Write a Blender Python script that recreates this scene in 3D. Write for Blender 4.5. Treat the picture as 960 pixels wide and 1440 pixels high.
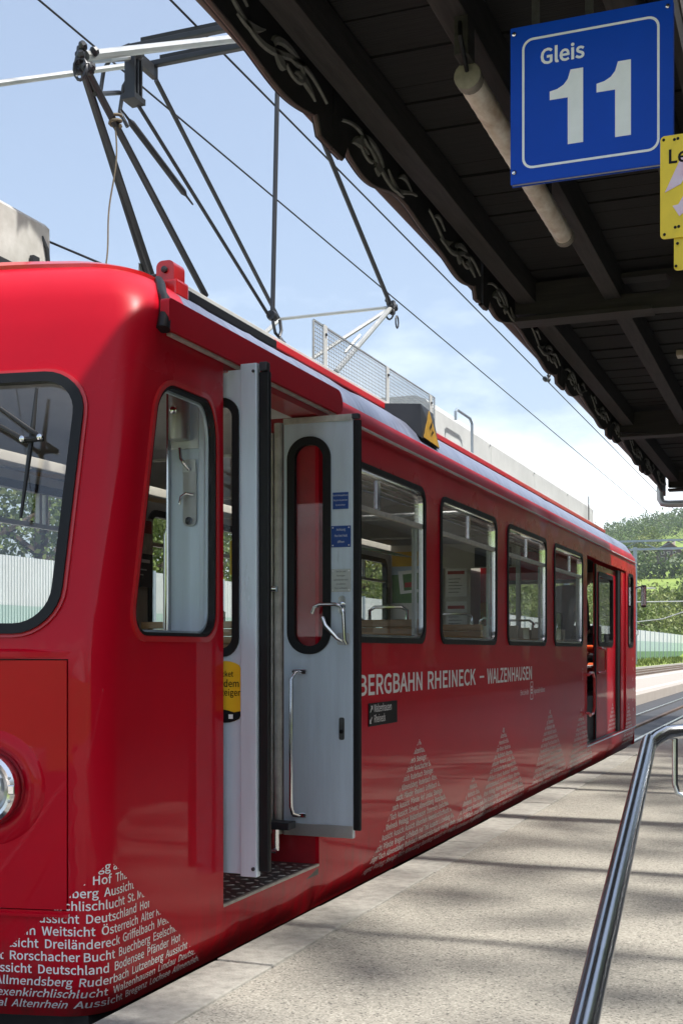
import bpy, bmesh, math, random
import numpy as np
from mathutils import Vector, Matrix, noise
from mathutils.geometry import delaunay_2d_cdt
R = math.radians
random.seed(7)
rng = np.random.default_rng(7)
scene = bpy.context.scene
col = scene.collection
for o in list(bpy.data.objects):
    bpy.data.objects.remove(o)

# ------------------------------------------------------------------ camera
CAM_H = 1.364
cam_d = bpy.data.cameras.new('camera')
cam = bpy.data.objects.new('camera', cam_d)
col.objects.link(cam)
cam.location = (0, 0, CAM_H)
cam.rotation_euler = (R(90), 0, R(21.17))
cam_d.sensor_fit = 'VERTICAL'
cam_d.sensor_height = 36
cam_d.lens = 1712 / 1440 * 36
cam_d.shift_y = 195 / 1440
cam_d.clip_end = 6000
cam_d.clip_start = .05
scene.camera = cam
scene.render.resolution_x, scene.render.resolution_y = 682, 1024

# ------------------------------------------------------------------ sky and sun
SUN = Vector((0.575, -0.03, 1.0)).normalized()      # towards the sun
elev = math.asin(SUN.z)
azim = math.atan2(SUN.x, SUN.y)
world = bpy.data.worlds.new('World')
scene.world = world
world.use_nodes = True
nt = world.node_tree
nt.nodes.clear()
def N(tree, typ, **kw):
    n = tree.nodes.new(typ)
    for k, v in kw.items():
        if k.startswith('i_'):
            n.inputs[k[2:].replace('_', ' ')].default_value = v
        elif isinstance(k, str):
            setattr(n, k, v)
    return n
wout = N(nt, 'ShaderNodeOutputWorld')
bgn = N(nt, 'ShaderNodeBackground')
sky = N(nt, 'ShaderNodeTexSky')
sky.sky_type = 'NISHITA'
sky.sun_disc = False
sky.sun_elevation = elev
sky.sun_rotation = azim
sky.air_density = 1.0
sky.dust_density = 3.2
sky.ozone_density = 1.0
bgn.inputs['Strength'].default_value = 0.114
tc = N(nt, 'ShaderNodeTexCoord')
mp = N(nt, 'ShaderNodeMapping')
mp.inputs['Scale'].default_value = (1.0, 1.0, 2.6)
mp.inputs['Location'].default_value = (1.7, 0.4, 0.3)
cn = N(nt, 'ShaderNodeTexNoise')
cn.inputs['Scale'].default_value = 2.6
cn.inputs['Detail'].default_value = 9
cn.inputs['Roughness'].default_value = 0.58
cr = N(nt, 'ShaderNodeMapRange')
cr.inputs['From Min'].default_value = 0.46
cr.inputs['From Max'].default_value = 0.66
sep = N(nt, 'ShaderNodeSeparateXYZ')
er = N(nt, 'ShaderNodeMapRange')                    # clouds gather low over the hills
er.inputs['From Min'].default_value = 0.36
er.inputs['From Max'].default_value = 0.10
er.inputs['To Min'].default_value = 0.0
er.inputs['To Max'].default_value = 1.0
ad = N(nt, 'ShaderNodeMath', operation='MULTIPLY')
mixc = N(nt, 'ShaderNodeMix', data_type='RGBA')
mixc.inputs['B'].default_value = (8.3, 8.9, 9.2, 1)
L = nt.links.new
L(tc.outputs['Generated'], mp.inputs['Vector'])
L(mp.outputs[0], cn.inputs['Vector'])
L(cn.outputs['Fac'], cr.inputs['Value'])
L(tc.outputs['Generated'], sep.inputs[0])
L(sep.outputs['Z'], er.inputs['Value'])
L(cr.outputs[0], ad.inputs[0])
L(er.outputs[0], ad.inputs[1])
veil = N(nt, 'ShaderNodeMath', operation='MAXIMUM')      # thin high haze all over the sky
veil.inputs[1].default_value = .10
L(ad.outputs[0], veil.inputs[0])
L(veil.outputs[0], mixc.inputs['Factor'])
L(sky.outputs[0], mixc.inputs['A'])
L(mixc.outputs['Result'], bgn.inputs['Color'])
L(bgn.outputs[0], wout.inputs[0])

sun_d = bpy.data.lights.new('sun', 'SUN')
sun_d.energy = 3.5
sun_d.angle = R(1.8)
sun_d.color = (1.0, 0.95, 0.87)
sun = bpy.data.objects.new('sun', sun_d)
col.objects.link(sun)
sun.location = (8, -4, 20)
sun.rotation_euler = SUN.to_track_quat('Z', 'Y').to_euler()

scene.view_settings.view_transform = 'Standard'
scene.view_settings.look = 'None'
scene.view_settings.exposure = 0.97
scene.view_settings.gamma = 1
scene.render.engine = 'CYCLES'
scene.cycles.max_bounces = 10
scene.cycles.transparent_max_bounces = 24
scene.cycles.glossy_bounces = 5
scene.cycles.caustics_reflective = False
scene.cycles.caustics_refractive = False

# ------------------------------------------------------------------ materials
M = {}
def mat(name, colr, rough=.5, metal=0., var=0., vscale=8., bump=0., bscale=60., coat=0., stretch=None,
        col2=None, spec=None, rvar=0., island=0., detail=6., coat_rough=.04):
    m = bpy.data.materials.new(name)
    m.use_nodes = True
    t = m.node_tree
    b = t.nodes['Principled BSDF']
    b.inputs['Base Color'].default_value = (*colr, 1)
    b.inputs['Roughness'].default_value = rough
    b.inputs['Metallic'].default_value = metal
    b.inputs['Coat Weight'].default_value = coat
    b.inputs['Coat Roughness'].default_value = coat_rough
    if spec is not None:
        b.inputs['Specular IOR Level'].default_value = spec
    need = var or bump or rvar or col2
    if need:
        co = N(t, 'ShaderNodeTexCoord')
        mpn = N(t, 'ShaderNodeMapping')
        if stretch:
            mpn.inputs['Scale'].default_value = stretch
        t.links.new(co.outputs['Object'], mpn.inputs[0])
        n1 = N(t, 'ShaderNodeTexNoise')
        n1.inputs['Scale'].default_value = vscale
        n1.inputs['Detail'].default_value = detail
        n1.inputs['Roughness'].default_value = .62
        t.links.new(mpn.outputs[0], n1.inputs['Vector'])
        src = n1.outputs['Fac']
        if var or col2:
            rp = N(t, 'ShaderNodeValToRGB')
            c2 = col2 or tuple(min(1, c * (1 + var)) for c in colr)
            c1 = colr if col2 else tuple(c * (1 - var) for c in colr)
            rp.color_ramp.elements[0].position = .32
            rp.color_ramp.elements[1].position = .68
            rp.color_ramp.elements[0].color = (*c1, 1)
            rp.color_ramp.elements[1].color = (*c2, 1)
            t.links.new(src, rp.inputs[0])
            last = rp.outputs[0]
            if island:
                g = N(t, 'ShaderNodeNewGeometry')
                mr = N(t, 'ShaderNodeMapRange')
                mr.inputs['To Min'].default_value = 1 - island
                mr.inputs['To Max'].default_value = 1 + island
                t.links.new(g.outputs['Random Per Island'], mr.inputs[0])
                ml = N(t, 'ShaderNodeMix', data_type='RGBA', blend_type='MULTIPLY')
                ml.inputs['Factor'].default_value = 1
                cb = N(t, 'ShaderNodeCombineColor')
                for k in range(3):
                    t.links.new(mr.outputs[0], cb.inputs[k])
                t.links.new(last, ml.inputs['A'])
                t.links.new(cb.outputs[0], ml.inputs['B'])
                last = ml.outputs['Result']
            t.links.new(last, b.inputs['Base Color'])
        if rvar:
            mr = N(t, 'ShaderNodeMapRange')
            mr.inputs['To Min'].default_value = max(.02, rough - rvar)
            mr.inputs['To Max'].default_value = rough + rvar
            t.links.new(src, mr.inputs[0])
            t.links.new(mr.outputs[0], b.inputs['Roughness'])
        if bump:
            n2 = N(t, 'ShaderNodeTexNoise')
            n2.inputs['Scale'].default_value = bscale
            n2.inputs['Detail'].default_value = 5
            t.links.new(mpn.outputs[0], n2.inputs['Vector'])
            bp = N(t, 'ShaderNodeBump')
            bp.inputs['Strength'].default_value = bump
            bp.inputs['Distance'].default_value = .01
            t.links.new(n2.outputs['Fac'], bp.inputs['Height'])
            t.links.new(bp.outputs[0], b.inputs['Normal'])
    M[name] = m
    return m

def glass(name, tint=(1, 1, 1), ior=1.5, rough=0.0):
    m = bpy.data.materials.new(name)
    m.use_nodes = True
    t = m.node_tree
    t.nodes.clear()
    out = N(t, 'ShaderNodeOutputMaterial')
    mx = N(t, 'ShaderNodeMixShader')
    tr = N(t, 'ShaderNodeBsdfTransparent')
    tr.inputs[0].default_value = (*tint, 1)
    gl = N(t, 'ShaderNodeBsdfGlossy')
    gl.inputs['Roughness'].default_value = rough
    fr = N(t, 'ShaderNodeFresnel')
    ge = N(t, 'ShaderNodeNewGeometry')
    io = N(t, 'ShaderNodeMix', data_type='FLOAT')        # the same reflectance from either face of the pane
    io.inputs['A'].default_value = ior
    io.inputs['B'].default_value = 1 / ior
    t.links.new(ge.outputs['Backfacing'], io.inputs['Factor'])
    t.links.new(io.outputs['Result'], fr.inputs[0])
    t.links.new(fr.outputs[0], mx.inputs[0])
    t.links.new(tr.outputs[0], mx.inputs[1])
    t.links.new(gl.outputs[0], mx.inputs[2])
    t.links.new(mx.outputs[0], out.inputs[0])
    M[name] = m
    return m

mat('red_paint', (.48, .0018, .015), .42, var=.08, vscale=1.2, coat=.50, bump=.022, bscale=4, coat_rough=.03, spec=.06)
M['red_paint'].node_tree.nodes['Principled BSDF'].inputs['Coat IOR'].default_value = 1.42
def weather(m):
    # the clear coat is dull and weathered high up, bright below
    t = m.node_tree
    b = t.nodes['Principled BSDF']
    ge = N(t, 'ShaderNodeNewGeometry')
    sp = N(t, 'ShaderNodeSeparateXYZ')
    t.links.new(ge.outputs['Position'], sp.inputs[0])
    no = N(t, 'ShaderNodeTexNoise')
    no.inputs['Scale'].default_value = 3.0
    no.inputs['Detail'].default_value = 7
    t.links.new(ge.outputs['Position'], no.inputs['Vector'])
    ad_ = N(t, 'ShaderNodeMath', operation='MULTIPLY_ADD')
    ad_.inputs[1].default_value = .7
    t.links.new(no.outputs['Fac'], ad_.inputs[0])
    t.links.new(sp.outputs['Z'], ad_.inputs[2])
    mr = N(t, 'ShaderNodeMapRange')
    mr.inputs['From Min'].default_value = 2.3
    mr.inputs['From Max'].default_value = 3.2
    mr.inputs['To Min'].default_value = .03
    mr.inputs['To Max'].default_value = .42
    t.links.new(ad_.outputs[0], mr.inputs[0])
    t.links.new(mr.outputs[0], b.inputs['Coat Roughness'])
    # brake dust and splashed grime, in streaks along the skirt
    gm_ = N(t, 'ShaderNodeMapping')
    gm_.inputs['Scale'].default_value = (5, 5, .9)
    t.links.new(ge.outputs['Position'], gm_.inputs[0])
    gn = N(t, 'ShaderNodeTexNoise')
    gn.inputs['Scale'].default_value = 3.2
    gn.inputs['Detail'].default_value = 10
    gn.inputs['Roughness'].default_value = .7
    t.links.new(gm_.outputs[0], gn.inputs['Vector'])
    gz_ = N(t, 'ShaderNodeMapRange')
    gz_.inputs['From Min'].default_value = .55
    gz_.inputs['From Max'].default_value = -.02
    gz_.inputs['To Min'].default_value = -.42
    gz_.inputs['To Max'].default_value = .10
    t.links.new(sp.outputs['Z'], gz_.inputs[0])
    gs = N(t, 'ShaderNodeMath', operation='ADD')
    t.links.new(gn.outputs['Fac'], gs.inputs[0])
    t.links.new(gz_.outputs[0], gs.inputs[1])
    gf_ = N(t, 'ShaderNodeMapRange')
    gf_.inputs['From Min'].default_value = .38
    gf_.inputs['From Max'].default_value = .80
    gf_.inputs['To Max'].default_value = .75
    t.links.new(gs.outputs[0], gf_.inputs[0])
    gx_ = N(t, 'ShaderNodeMix', data_type='RGBA')
    gx_.inputs['B'].default_value = (.075, .030, .022, 1)
    src = b.inputs['Base Color'].links[0].from_socket
    t.links.new(src, gx_.inputs['A'])
    t.links.new(gf_.outputs[0], gx_.inputs['Factor'])
    t.links.new(gx_.outputs['Result'], b.inputs['Base Color'])
weather(M['red_paint'])
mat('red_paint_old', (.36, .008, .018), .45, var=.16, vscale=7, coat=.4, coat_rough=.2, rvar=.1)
mat('red_trim', (.50, .012, .016), .35, coat=.5, var=.08, vscale=9)
mat('alu_paint', (.58, .68, .78), .30, metal=.15, var=.10, vscale=11, stretch=(1, 1, .10), rvar=.10, detail=12, bump=.04, bscale=30)
mat('alu_old', (.46, .45, .41), .45, metal=.2, var=.22, vscale=14, rvar=.1, bump=.05, bscale=40)
mat('roof_white', (.50, .52, .52), .5, var=.09, vscale=3.5, rvar=.12, bump=.03, bscale=12)
mat('roof_white_dirty', (.34, .335, .31), .65, col2=(.50, .50, .48), vscale=6, detail=9)
mat('chrome', (.75, .76, .78), .12, metal=1., rvar=.05, var=.05, vscale=30)
mat('steel_rail', (.52, .54, .57), .20, metal=1., rvar=.07, var=.08, vscale=18, stretch=(1, .15, 1), bump=.01, bscale=120)
mat('zinc', (.50, .52, .52), .42, metal=.7, var=.08, vscale=7, rvar=.08)
mat('dark_steel', (.040, .043, .050), .42, metal=.4, var=.12, vscale=6, rvar=.08)
mat('rubber', (.006, .0065, .008), .5, var=.2, vscale=20, rvar=.1, spec=.3)
mat('black', (.01, .011, .012), .5, var=.15, vscale=10)
mat('underframe', (.02, .02, .021), .8, var=.3, vscale=9)
mat('interior_wall', (.52, .50, .45), .5, var=.08, vscale=6)
mat('interior_ceiling', (.56, .55, .50), .45, var=.06, vscale=4)
mat('floor_lino', (.08, .078, .075), .6, var=.2, vscale=14)
mat('wood_seat', (.40, .21, .07), .35, col2=(.50, .29, .11), vscale=10, stretch=(.6, 8, 8), coat=.4)
mat('wood_pale', (.58, .48, .33), .35, col2=(.66, .58, .44), vscale=10, stretch=(8, 8, .6), coat=.4)
mat('tread', (.10, .105, .105), .42, metal=.7, var=.3, vscale=22, rvar=.12)
mat('print_white', (.82, .83, .84), .45, var=.05, vscale=14, coat=.3)
mat('print_pale', (.74, .68, .66), .4, var=.06, vscale=30, coat=.6)
mat('print_dark', (.010, .010, .012), .5, var=.1, vscale=14, spec=.12)
mat('sign_blue', (.0, .058, .47), .38, var=.05, vscale=5, spec=.2)
mat('sign_blue_dark', (.005, .055, .27), .4, var=.05, vscale=20)
mat('sign_yellow', (.72, .52, .015), .4, var=.08, vscale=9, rvar=.1)
mat('sticker_yellow', (.80, .46, .012), .4, var=.04, vscale=9)
mat('sign_back', (.38, .39, .40), .5, metal=.4, var=.1, vscale=9)
mat('faded_pink', (.62, .55, .66), .5, col2=(.60, .33, .46), vscale=14)
mat('paper', (.70, .70, .69), .6, var=.05, vscale=9)
mat('paper_red', (.35, .02, .02), .6, var=.1, vscale=9)
mat('poster_green', (.05, .14, .04), .5, col2=(.09, .20, .05), vscale=8)
mat('poster_yellow', (.60, .36, .02), .5, var=.1, vscale=7)
mat('poster_dark', (.02, .02, .022), .5, var=.3, vscale=7)
mat('poster_sky', (.35, .42, .52), .5, var=.1, vscale=7)
mat('poster_skin', (.5, .42, .36), .5, var=.3, vscale=16)
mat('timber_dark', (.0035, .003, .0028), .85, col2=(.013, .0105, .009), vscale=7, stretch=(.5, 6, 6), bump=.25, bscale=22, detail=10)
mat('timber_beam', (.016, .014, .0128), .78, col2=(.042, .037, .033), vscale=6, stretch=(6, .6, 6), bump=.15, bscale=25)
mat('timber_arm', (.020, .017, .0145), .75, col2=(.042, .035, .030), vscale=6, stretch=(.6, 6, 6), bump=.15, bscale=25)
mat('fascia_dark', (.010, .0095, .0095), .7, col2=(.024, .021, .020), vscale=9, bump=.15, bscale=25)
mat('fascia_ornament', (.30, .29, .26), .7, col2=(.17, .165, .15), vscale=18, detail=9)
mat('copper_edge', (.10, .062, .052), .6, var=.2, vscale=12)
mat('tube_dirty', (.92, .86, .76), .45, col2=(.50, .38, .27), vscale=11, detail=9, stretch=(1, .55, 1))
mat('lamp_cap', (.25, .22, .18), .6, var=.3, vscale=15)
mat('rope', (.15, .125, .09), .9, var=.3, vscale=80)
mat('wire', (.022, .024, .03), .5, metal=.5, var=.1, vscale=5)
mat('mast_grey', (.30, .36, .42), .5, metal=.3, var=.1, vscale=5)
mat('wire_light', (.55, .57, .58), .45, metal=.4, var=.1, vscale=5)
mat('barrier_white', (.62, .66, .66), .5, var=.05, vscale=.8)
mat('barrier_pale', (.42, .55, .51), .45, var=.06, vscale=.8)
mat('barrier_green', (.17, .30, .16), .5, var=.1, vscale=.8)
mat('bark', (.07, .055, .04), .9, var=.3, vscale=9, bump=.5, bscale=20)
mat('render_wall', (.085, .072, .06), .85, var=.07, vscale=1.4)
mat('house_wall', (.09, .075, .07), .8, var=.15, vscale=.6)
mat('house_white', (.62, .60, .56), .8, var=.08, vscale=.6)
mat('roof_tile', (.30, .17, .13), .8, var=.2, vscale=.9)
mat('window_dark', (.03, .035, .04), .15, var=.1, vscale=2)
mat('skin', (.30, .145, .085), .5, var=.08, vscale=14)
mat('hair', (.018, .014, .011), .6, var=.3, vscale=40)
mat('cloth_dark', (.018, .02, .028), .85, var=.25, vscale=14)
mat('cloth_light', (.45, .52, .62), .85, var=.08, vscale=14)
mat('cloth_orange', (.75, .10, .012), .8, var=.1, vscale=12)
mat('curtain', (.34, .33, .35), .85, var=.2, vscale=30, stretch=(4, 4, .4))
mat('rust_rail', (.13, .085, .06), .6, metal=.4, var=.25, vscale=8)
mat('rail_head', (.62, .60, .57), .22, metal=1., var=.1, vscale=3)
mat('sleeper', (.16, .145, .13), .85, var=.2, vscale=6)
mat('kerb_stone', (.24, .234, .212), .88, col2=(.39, .38, .345), vscale=16, bump=.5, bscale=110, detail=12)
mat('line_white', (.75, .75, .72), .7, var=.05, vscale=4)
mat('far_platform', (.36, .33, .30), .85, var=.06, vscale=1.5)
mat('asphalt_shaded', (.052, .055, .062), .8, var=.14, vscale=3, bump=.1, bscale=60)  # darkened base paints in the shade lying over the railcar track
mat('ballast', (.17, .145, .125), .9, col2=(.28, .25, .225), vscale=9, bump=.6, bscale=24, detail=8)
mat('amber', (.35, .20, .02), .5, var=.2, vscale=14)
mat('lens', (.55, .58, .60), .08, metal=.6, var=.08, vscale=40)
glass('glass_window', (.98, .99, .985), 1.38)
glass('glass_screen', (.98, .985, .985), 1.7)

def leaf_mat(name, c1, c2, island=.35):
    m = mat(name, c1, .55, col2=c2, vscale=.35, island=island, detail=3)
    b = m.node_tree.nodes['Principled BSDF']
    t = m.node_tree
    out = t.nodes['Material Output']
    mx = N(t, 'ShaderNodeMixShader')
    tl = N(t, 'ShaderNodeBsdfTranslucent')
    mx.inputs[0].default_value = .30
    src = b.inputs['Base Color'].links[0].from_socket
    t.links.new(src, tl.inputs[0])
    t.links.new(b.outputs[0], mx.inputs[1])
    t.links.new(tl.outputs[0], mx.inputs[2])
    t.links.new(mx.outputs[0], out.inputs[0])
leaf_mat('leaf_mid', (.10, .15, .03), (.16, .21, .05))
leaf_mat('leaf_light', (.17, .21, .055), (.25, .29, .10))
leaf_mat('leaf_dark', (.035, .075, .022), (.065, .11, .032))
leaf_mat('leaf_wood', (.060, .112, .034), (.14, .19, .052), .45)
mat('meadow', (.14, .22, .028), .9, col2=(.22, .30, .05), vscale=.05, detail=6)
mat('grass', (.10, .15, .02), .9, col2=(.17, .21, .04), vscale=2, island=.3)

def platform_material():
    m = bpy.data.materials.new('platform_asphalt')
    m.use_nodes = True
    t = m.node_tree
    b = t.nodes['Principled BSDF']
    b.inputs['Roughness'].default_value = .88
    co = N(t, 'ShaderNodeTexCoord')
    vo = N(t, 'ShaderNodeTexVoronoi')
    vo.inputs['Scale'].default_value = 120
    t.links.new(co.outputs['Object'], vo.inputs['Vector'])
    gr = N(t, 'ShaderNodeValToRGB')
    e = gr.color_ramp.elements
    e[0].color = (.11, .107, .098, 1); e[0].position = 0
    e[1].color = (.50, .488, .44, 1); e[1].position = 1
    for p, c in ((.10, (.26, .252, .225)), (.5, (.355, .344, .306)), (.85, (.40, .388, .346))):
        x = e.new(p); x.color = (*c, 1)
    sp = N(t, 'ShaderNodeSeparateColor')
    t.links.new(vo.outputs['Color'], sp.inputs[0])
    t.links.new(sp.outputs[0], gr.inputs[0])
    bi = N(t, 'ShaderNodeTexNoise')
    bi.inputs['Scale'].default_value = .9
    bi.inputs['Detail'].default_value = 8
    bi.inputs['Roughness'].default_value = .65
    t.links.new(co.outputs['Object'], bi.inputs['Vector'])
    br = N(t, 'ShaderNodeValToRGB')
    br.color_ramp.elements[0].position = .3
    br.color_ramp.elements[0].color = (.74, .735, .72, 1)
    br.color_ramp.elements[1].position = .7
    br.color_ramp.elements[1].color = (1.02, 1.0, .97, 1)
    t.links.new(bi.outputs['Fac'], br.inputs[0])
    ml = N(t, 'ShaderNodeMix', data_type='RGBA', blend_type='MULTIPLY')
    ml.inputs['Factor'].default_value = 1
    t.links.new(gr.outputs[0], ml.inputs['A'])
    t.links.new(br.outputs[0], ml.inputs['B'])
    # hairline cracks and old gum spots
    wn = N(t, 'ShaderNodeTexNoise')
    wn.inputs['Scale'].default_value = 2.2
    wn.inputs['Detail'].default_value = 6
    t.links.new(co.outputs['Object'], wn.inputs['Vector'])
    wa = N(t, 'ShaderNodeVectorMath', operation='MULTIPLY_ADD')
    wa.inputs[1].default_value = (.55, .55, .55)
    t.links.new(wn.outputs['Color'], wa.inputs[0])
    t.links.new(co.outputs['Object'], wa.inputs[2])
    ck = N(t, 'ShaderNodeTexVoronoi', feature='DISTANCE_TO_EDGE')
    ck.inputs['Scale'].default_value = .42
    t.links.new(wa.outputs[0], ck.inputs['Vector'])
    cm = N(t, 'ShaderNodeMapRange')
    cm.inputs['From Min'].default_value = .0015
    cm.inputs['From Max'].default_value = .006
    cm.inputs['To Min'].default_value = .93
    cm.inputs['To Max'].default_value = 1.0
    t.links.new(ck.outputs['Distance'], cm.inputs[0])
    gu = N(t, 'ShaderNodeTexVoronoi')
    gu.inputs['Scale'].default_value = 3.4
    t.links.new(co.outputs['Object'], gu.inputs['Vector'])
    gk = N(t, 'ShaderNodeMapRange')
    gk.inputs['From Min'].default_value = .045
    gk.inputs['From Max'].default_value = .065
    gk.inputs['To Min'].default_value = .74
    gk.inputs['To Max'].default_value = 1.0
    t.links.new(gu.outputs['Distance'], gk.inputs[0])
    mm = N(t, 'ShaderNodeMath', operation='MULTIPLY')
    t.links.new(cm.outputs[0], mm.inputs[0])
    t.links.new(gk.outputs[0], mm.inputs[1])
    m2 = N(t, 'ShaderNodeMix', data_type='RGBA', blend_type='MULTIPLY')
    m2.inputs['Factor'].default_value = 1
    cc_ = N(t, 'ShaderNodeCombineColor')
    for k in range(3):
        t.links.new(mm.outputs[0], cc_.inputs[k])
    t.links.new(ml.outputs['Result'], m2.inputs['A'])
    t.links.new(cc_.outputs[0], m2.inputs['B'])
    t.links.new(m2.outputs['Result'], b.inputs['Base Color'])
    bp = N(t, 'ShaderNodeBump')
    bp.inputs['Strength'].default_value = .55
    bp.inputs['Distance'].default_value = .006
    t.links.new(sp.outputs[1], bp.inputs['Height'])
    t.links.new(bp.outputs[0], b.inputs['Normal'])
    M['platform_asphalt'] = m
platform_material()

def roof_side_material():
    # weathered silver roof paint in streaks, with bluish sky sheen put into the colour
    m = bpy.data.materials.new('roof_side')
    m.use_nodes = True
    t = m.node_tree
    b = t.nodes['Principled BSDF']
    co = N(t, 'ShaderNodeTexCoord')
    mpn = N(t, 'ShaderNodeMapping')
    mpn.inputs['Scale'].default_value = (1, 9, 1.2)
    n = N(t, 'ShaderNodeTexNoise')
    n.inputs['Scale'].default_value = 3
    n.inputs['Detail'].default_value = 8
    t.links.new(co.outputs['Object'], mpn.inputs[0])
    t.links.new(mpn.outputs[0], n.inputs['Vector'])
    rp = N(t, 'ShaderNodeValToRGB')
    rp.color_ramp.elements[0].position = .3
    rp.color_ramp.elements[0].color = (.13, .15, .23, 1)
    rp.color_ramp.elements[1].position = .7
    rp.color_ramp.elements[1].color = (.27, .30, .40, 1)
    t.links.new(n.outputs['Fac'], rp.inputs[0])
    t.links.new(rp.outputs[0], b.inputs['Base Color'])
    b.inputs['Roughness'].default_value = .33
    b.inputs['Metallic'].default_value = .25
    M['roof_side'] = m
roof_side_material()

# ------------------------------------------------------------------ mesh helpers
def finish(name, verts, faces, m, parent=None, smooth=False, sharp=None, origin=None):
    """link verts (world coordinates) and faces as ONE mesh object whose origin sits at its own base"""
    v = np.array(verts, dtype=float).reshape(-1, 3)
    lo, hi = v.min(0), v.max(0)
    c = np.array(origin) if origin is not None else np.array([(lo[0] + hi[0]) / 2, (lo[1] + hi[1]) / 2, lo[2]])
    me = bpy.data.meshes.new(name)
    me.from_pydata((v - c).tolist(), [], faces)
    me.materials.append(M[m] if isinstance(m, str) else m)
    if smooth:
        me.polygons.foreach_set('use_smooth', [True] * len(me.polygons))
        me.set_sharp_from_angle(angle=R(sharp or 40))
    me.update()
    o = bpy.data.objects.new(name, me)
    col.objects.link(o)
    o.location = c
    if parent:
        attach(o, parent)
    return o
def wloc(o):
    p = Vector(o.location)
    while o.parent:
        o = o.parent
        p += o.location
    return p
def attach(o, parent):
    o.parent = parent
    o.location = Vector(o.location) - wloc(parent)
def tag(o, label=None, cat=None, group=None, kind=None):
    if label: o['label'] = label
    if cat: o['category'] = cat
    if group: o['group'] = group
    if kind: o['kind'] = kind
    return o
def empty(name, loc, label=None, cat=None, group=None):
    o = bpy.data.objects.new(name, None)
    o.empty_display_size = .2
    col.objects.link(o)
    o.location = loc
    tag(o, label, cat, group)
    return o
def copy_tree(o, dx, parent=None):
    c = o.copy()
    col.objects.link(c)
    c.parent = parent
    if parent is None:
        c.location = Vector(o.location) + Vector(dx)
    for ch in o.children:
        copy_tree(ch, dx, c)
    return c

class MB:
    def __init__(s):
        s.v, s.f = [], []
    def add(s, verts, faces):
        b = len(s.v)
        s.v += [tuple(p) for p in verts]
        s.f += [tuple(b + i for i in f) for f in faces]
        return s
    def box(s, x0, x1, y0, y1, z0, z1, bev=0.):
        if bev <= 0:
            v = [(x, y, z) for z in (z0, z1) for y in (y0, y1) for x in (x0, x1)]
            f = [(0, 2, 3, 1), (4, 5, 7, 6), (0, 1, 5, 4), (2, 6, 7, 3), (0, 4, 6, 2), (1, 3, 7, 5)]
            return s.add(v, f)
        bm = bmesh.new()
        bmesh.ops.create_cube(bm, size=1)
        for q in bm.verts:
            q.co = Vector(((x0 + x1) / 2 + q.co.x * (x1 - x0), (y0 + y1) / 2 + q.co.y * (y1 - y0), (z0 + z1) / 2 + q.co.z * (z1 - z0)))
        bmesh.ops.bevel(bm, geom=bm.edges[:], offset=bev, segments=2, affect='EDGES', profile=.6)
        bm.verts.index_update()
        s.add([q.co for q in bm.verts], [[q.index for q in f.verts] for f in bm.faces])
        bm.free()
        return s
    def tube(s, pts, r, n=10, cap=True, closed=False):
        pts = [Vector(p) for p in pts]
        rr = r if isinstance(r, (list, tuple)) else [r] * len(pts)
        m = len(pts)
        base = len(s.v)
        up = None
        for i, p in enumerate(pts):
            if closed:
                d = (pts[(i + 1) % m] - pts[i - 1])
            else:
                d = pts[min(i + 1, m - 1)] - pts[max(i - 1, 0)]
            d.normalize()
            if up is None:
                up = d.orthogonal().normalized()
            else:
                up = (up - d * up.dot(d))
                up = up.normalized() if up.length > 1e-6 else d.orthogonal().normalized()
            sd = d.cross(up)
            for k in range(n):
                a = 2 * math.pi * k / n
                s.v.append(tuple(p + (up * math.cos(a) + sd * math.sin(a)) * rr[i]))
        for i in range(m if closed else m - 1):
            j = (i + 1) % m
            for k in range(n):
                s.f.append((base + i * n + k, base + i * n + (k + 1) % n, base + j * n + (k + 1) % n, base + j * n + k))
        if cap and not closed:
            s.f.append(tuple(base + k for k in range(n))[::-1])
            s.f.append(tuple(base + (m - 1) * n + k for k in range(n)))
        return s
    def lathe(s, prof, center, axis, n=24):
        """prof: (radius, along) pairs"""
        ax = Vector(axis).normalized()
        u = ax.orthogonal().normalized()
        w = ax.cross(u)
        base = len(s.v)
        for (r, t) in prof:
            for k in range(n):
                a = 2 * math.pi * k / n
                s.v.append(tuple(Vector(center) + ax * t + (u * math.cos(a) + w * math.sin(a)) * r))
        for i in range(len(prof) - 1):
            for k in range(n):
                s.f.append((base + i * n + k, base + i * n + (k + 1) % n, base + (i + 1) * n + (k + 1) % n, base + (i + 1) * n + k))
        s.f.append(tuple(base + k for k in range(n))[::-1])
        s.f.append(tuple(base + (len(prof) - 1) * n + k for k in range(n)))
        return s
    def build(s, name, m, parent=None, smooth=False, sharp=None):
        return finish(name, s.v, s.f, m, parent, smooth, sharp)

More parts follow.
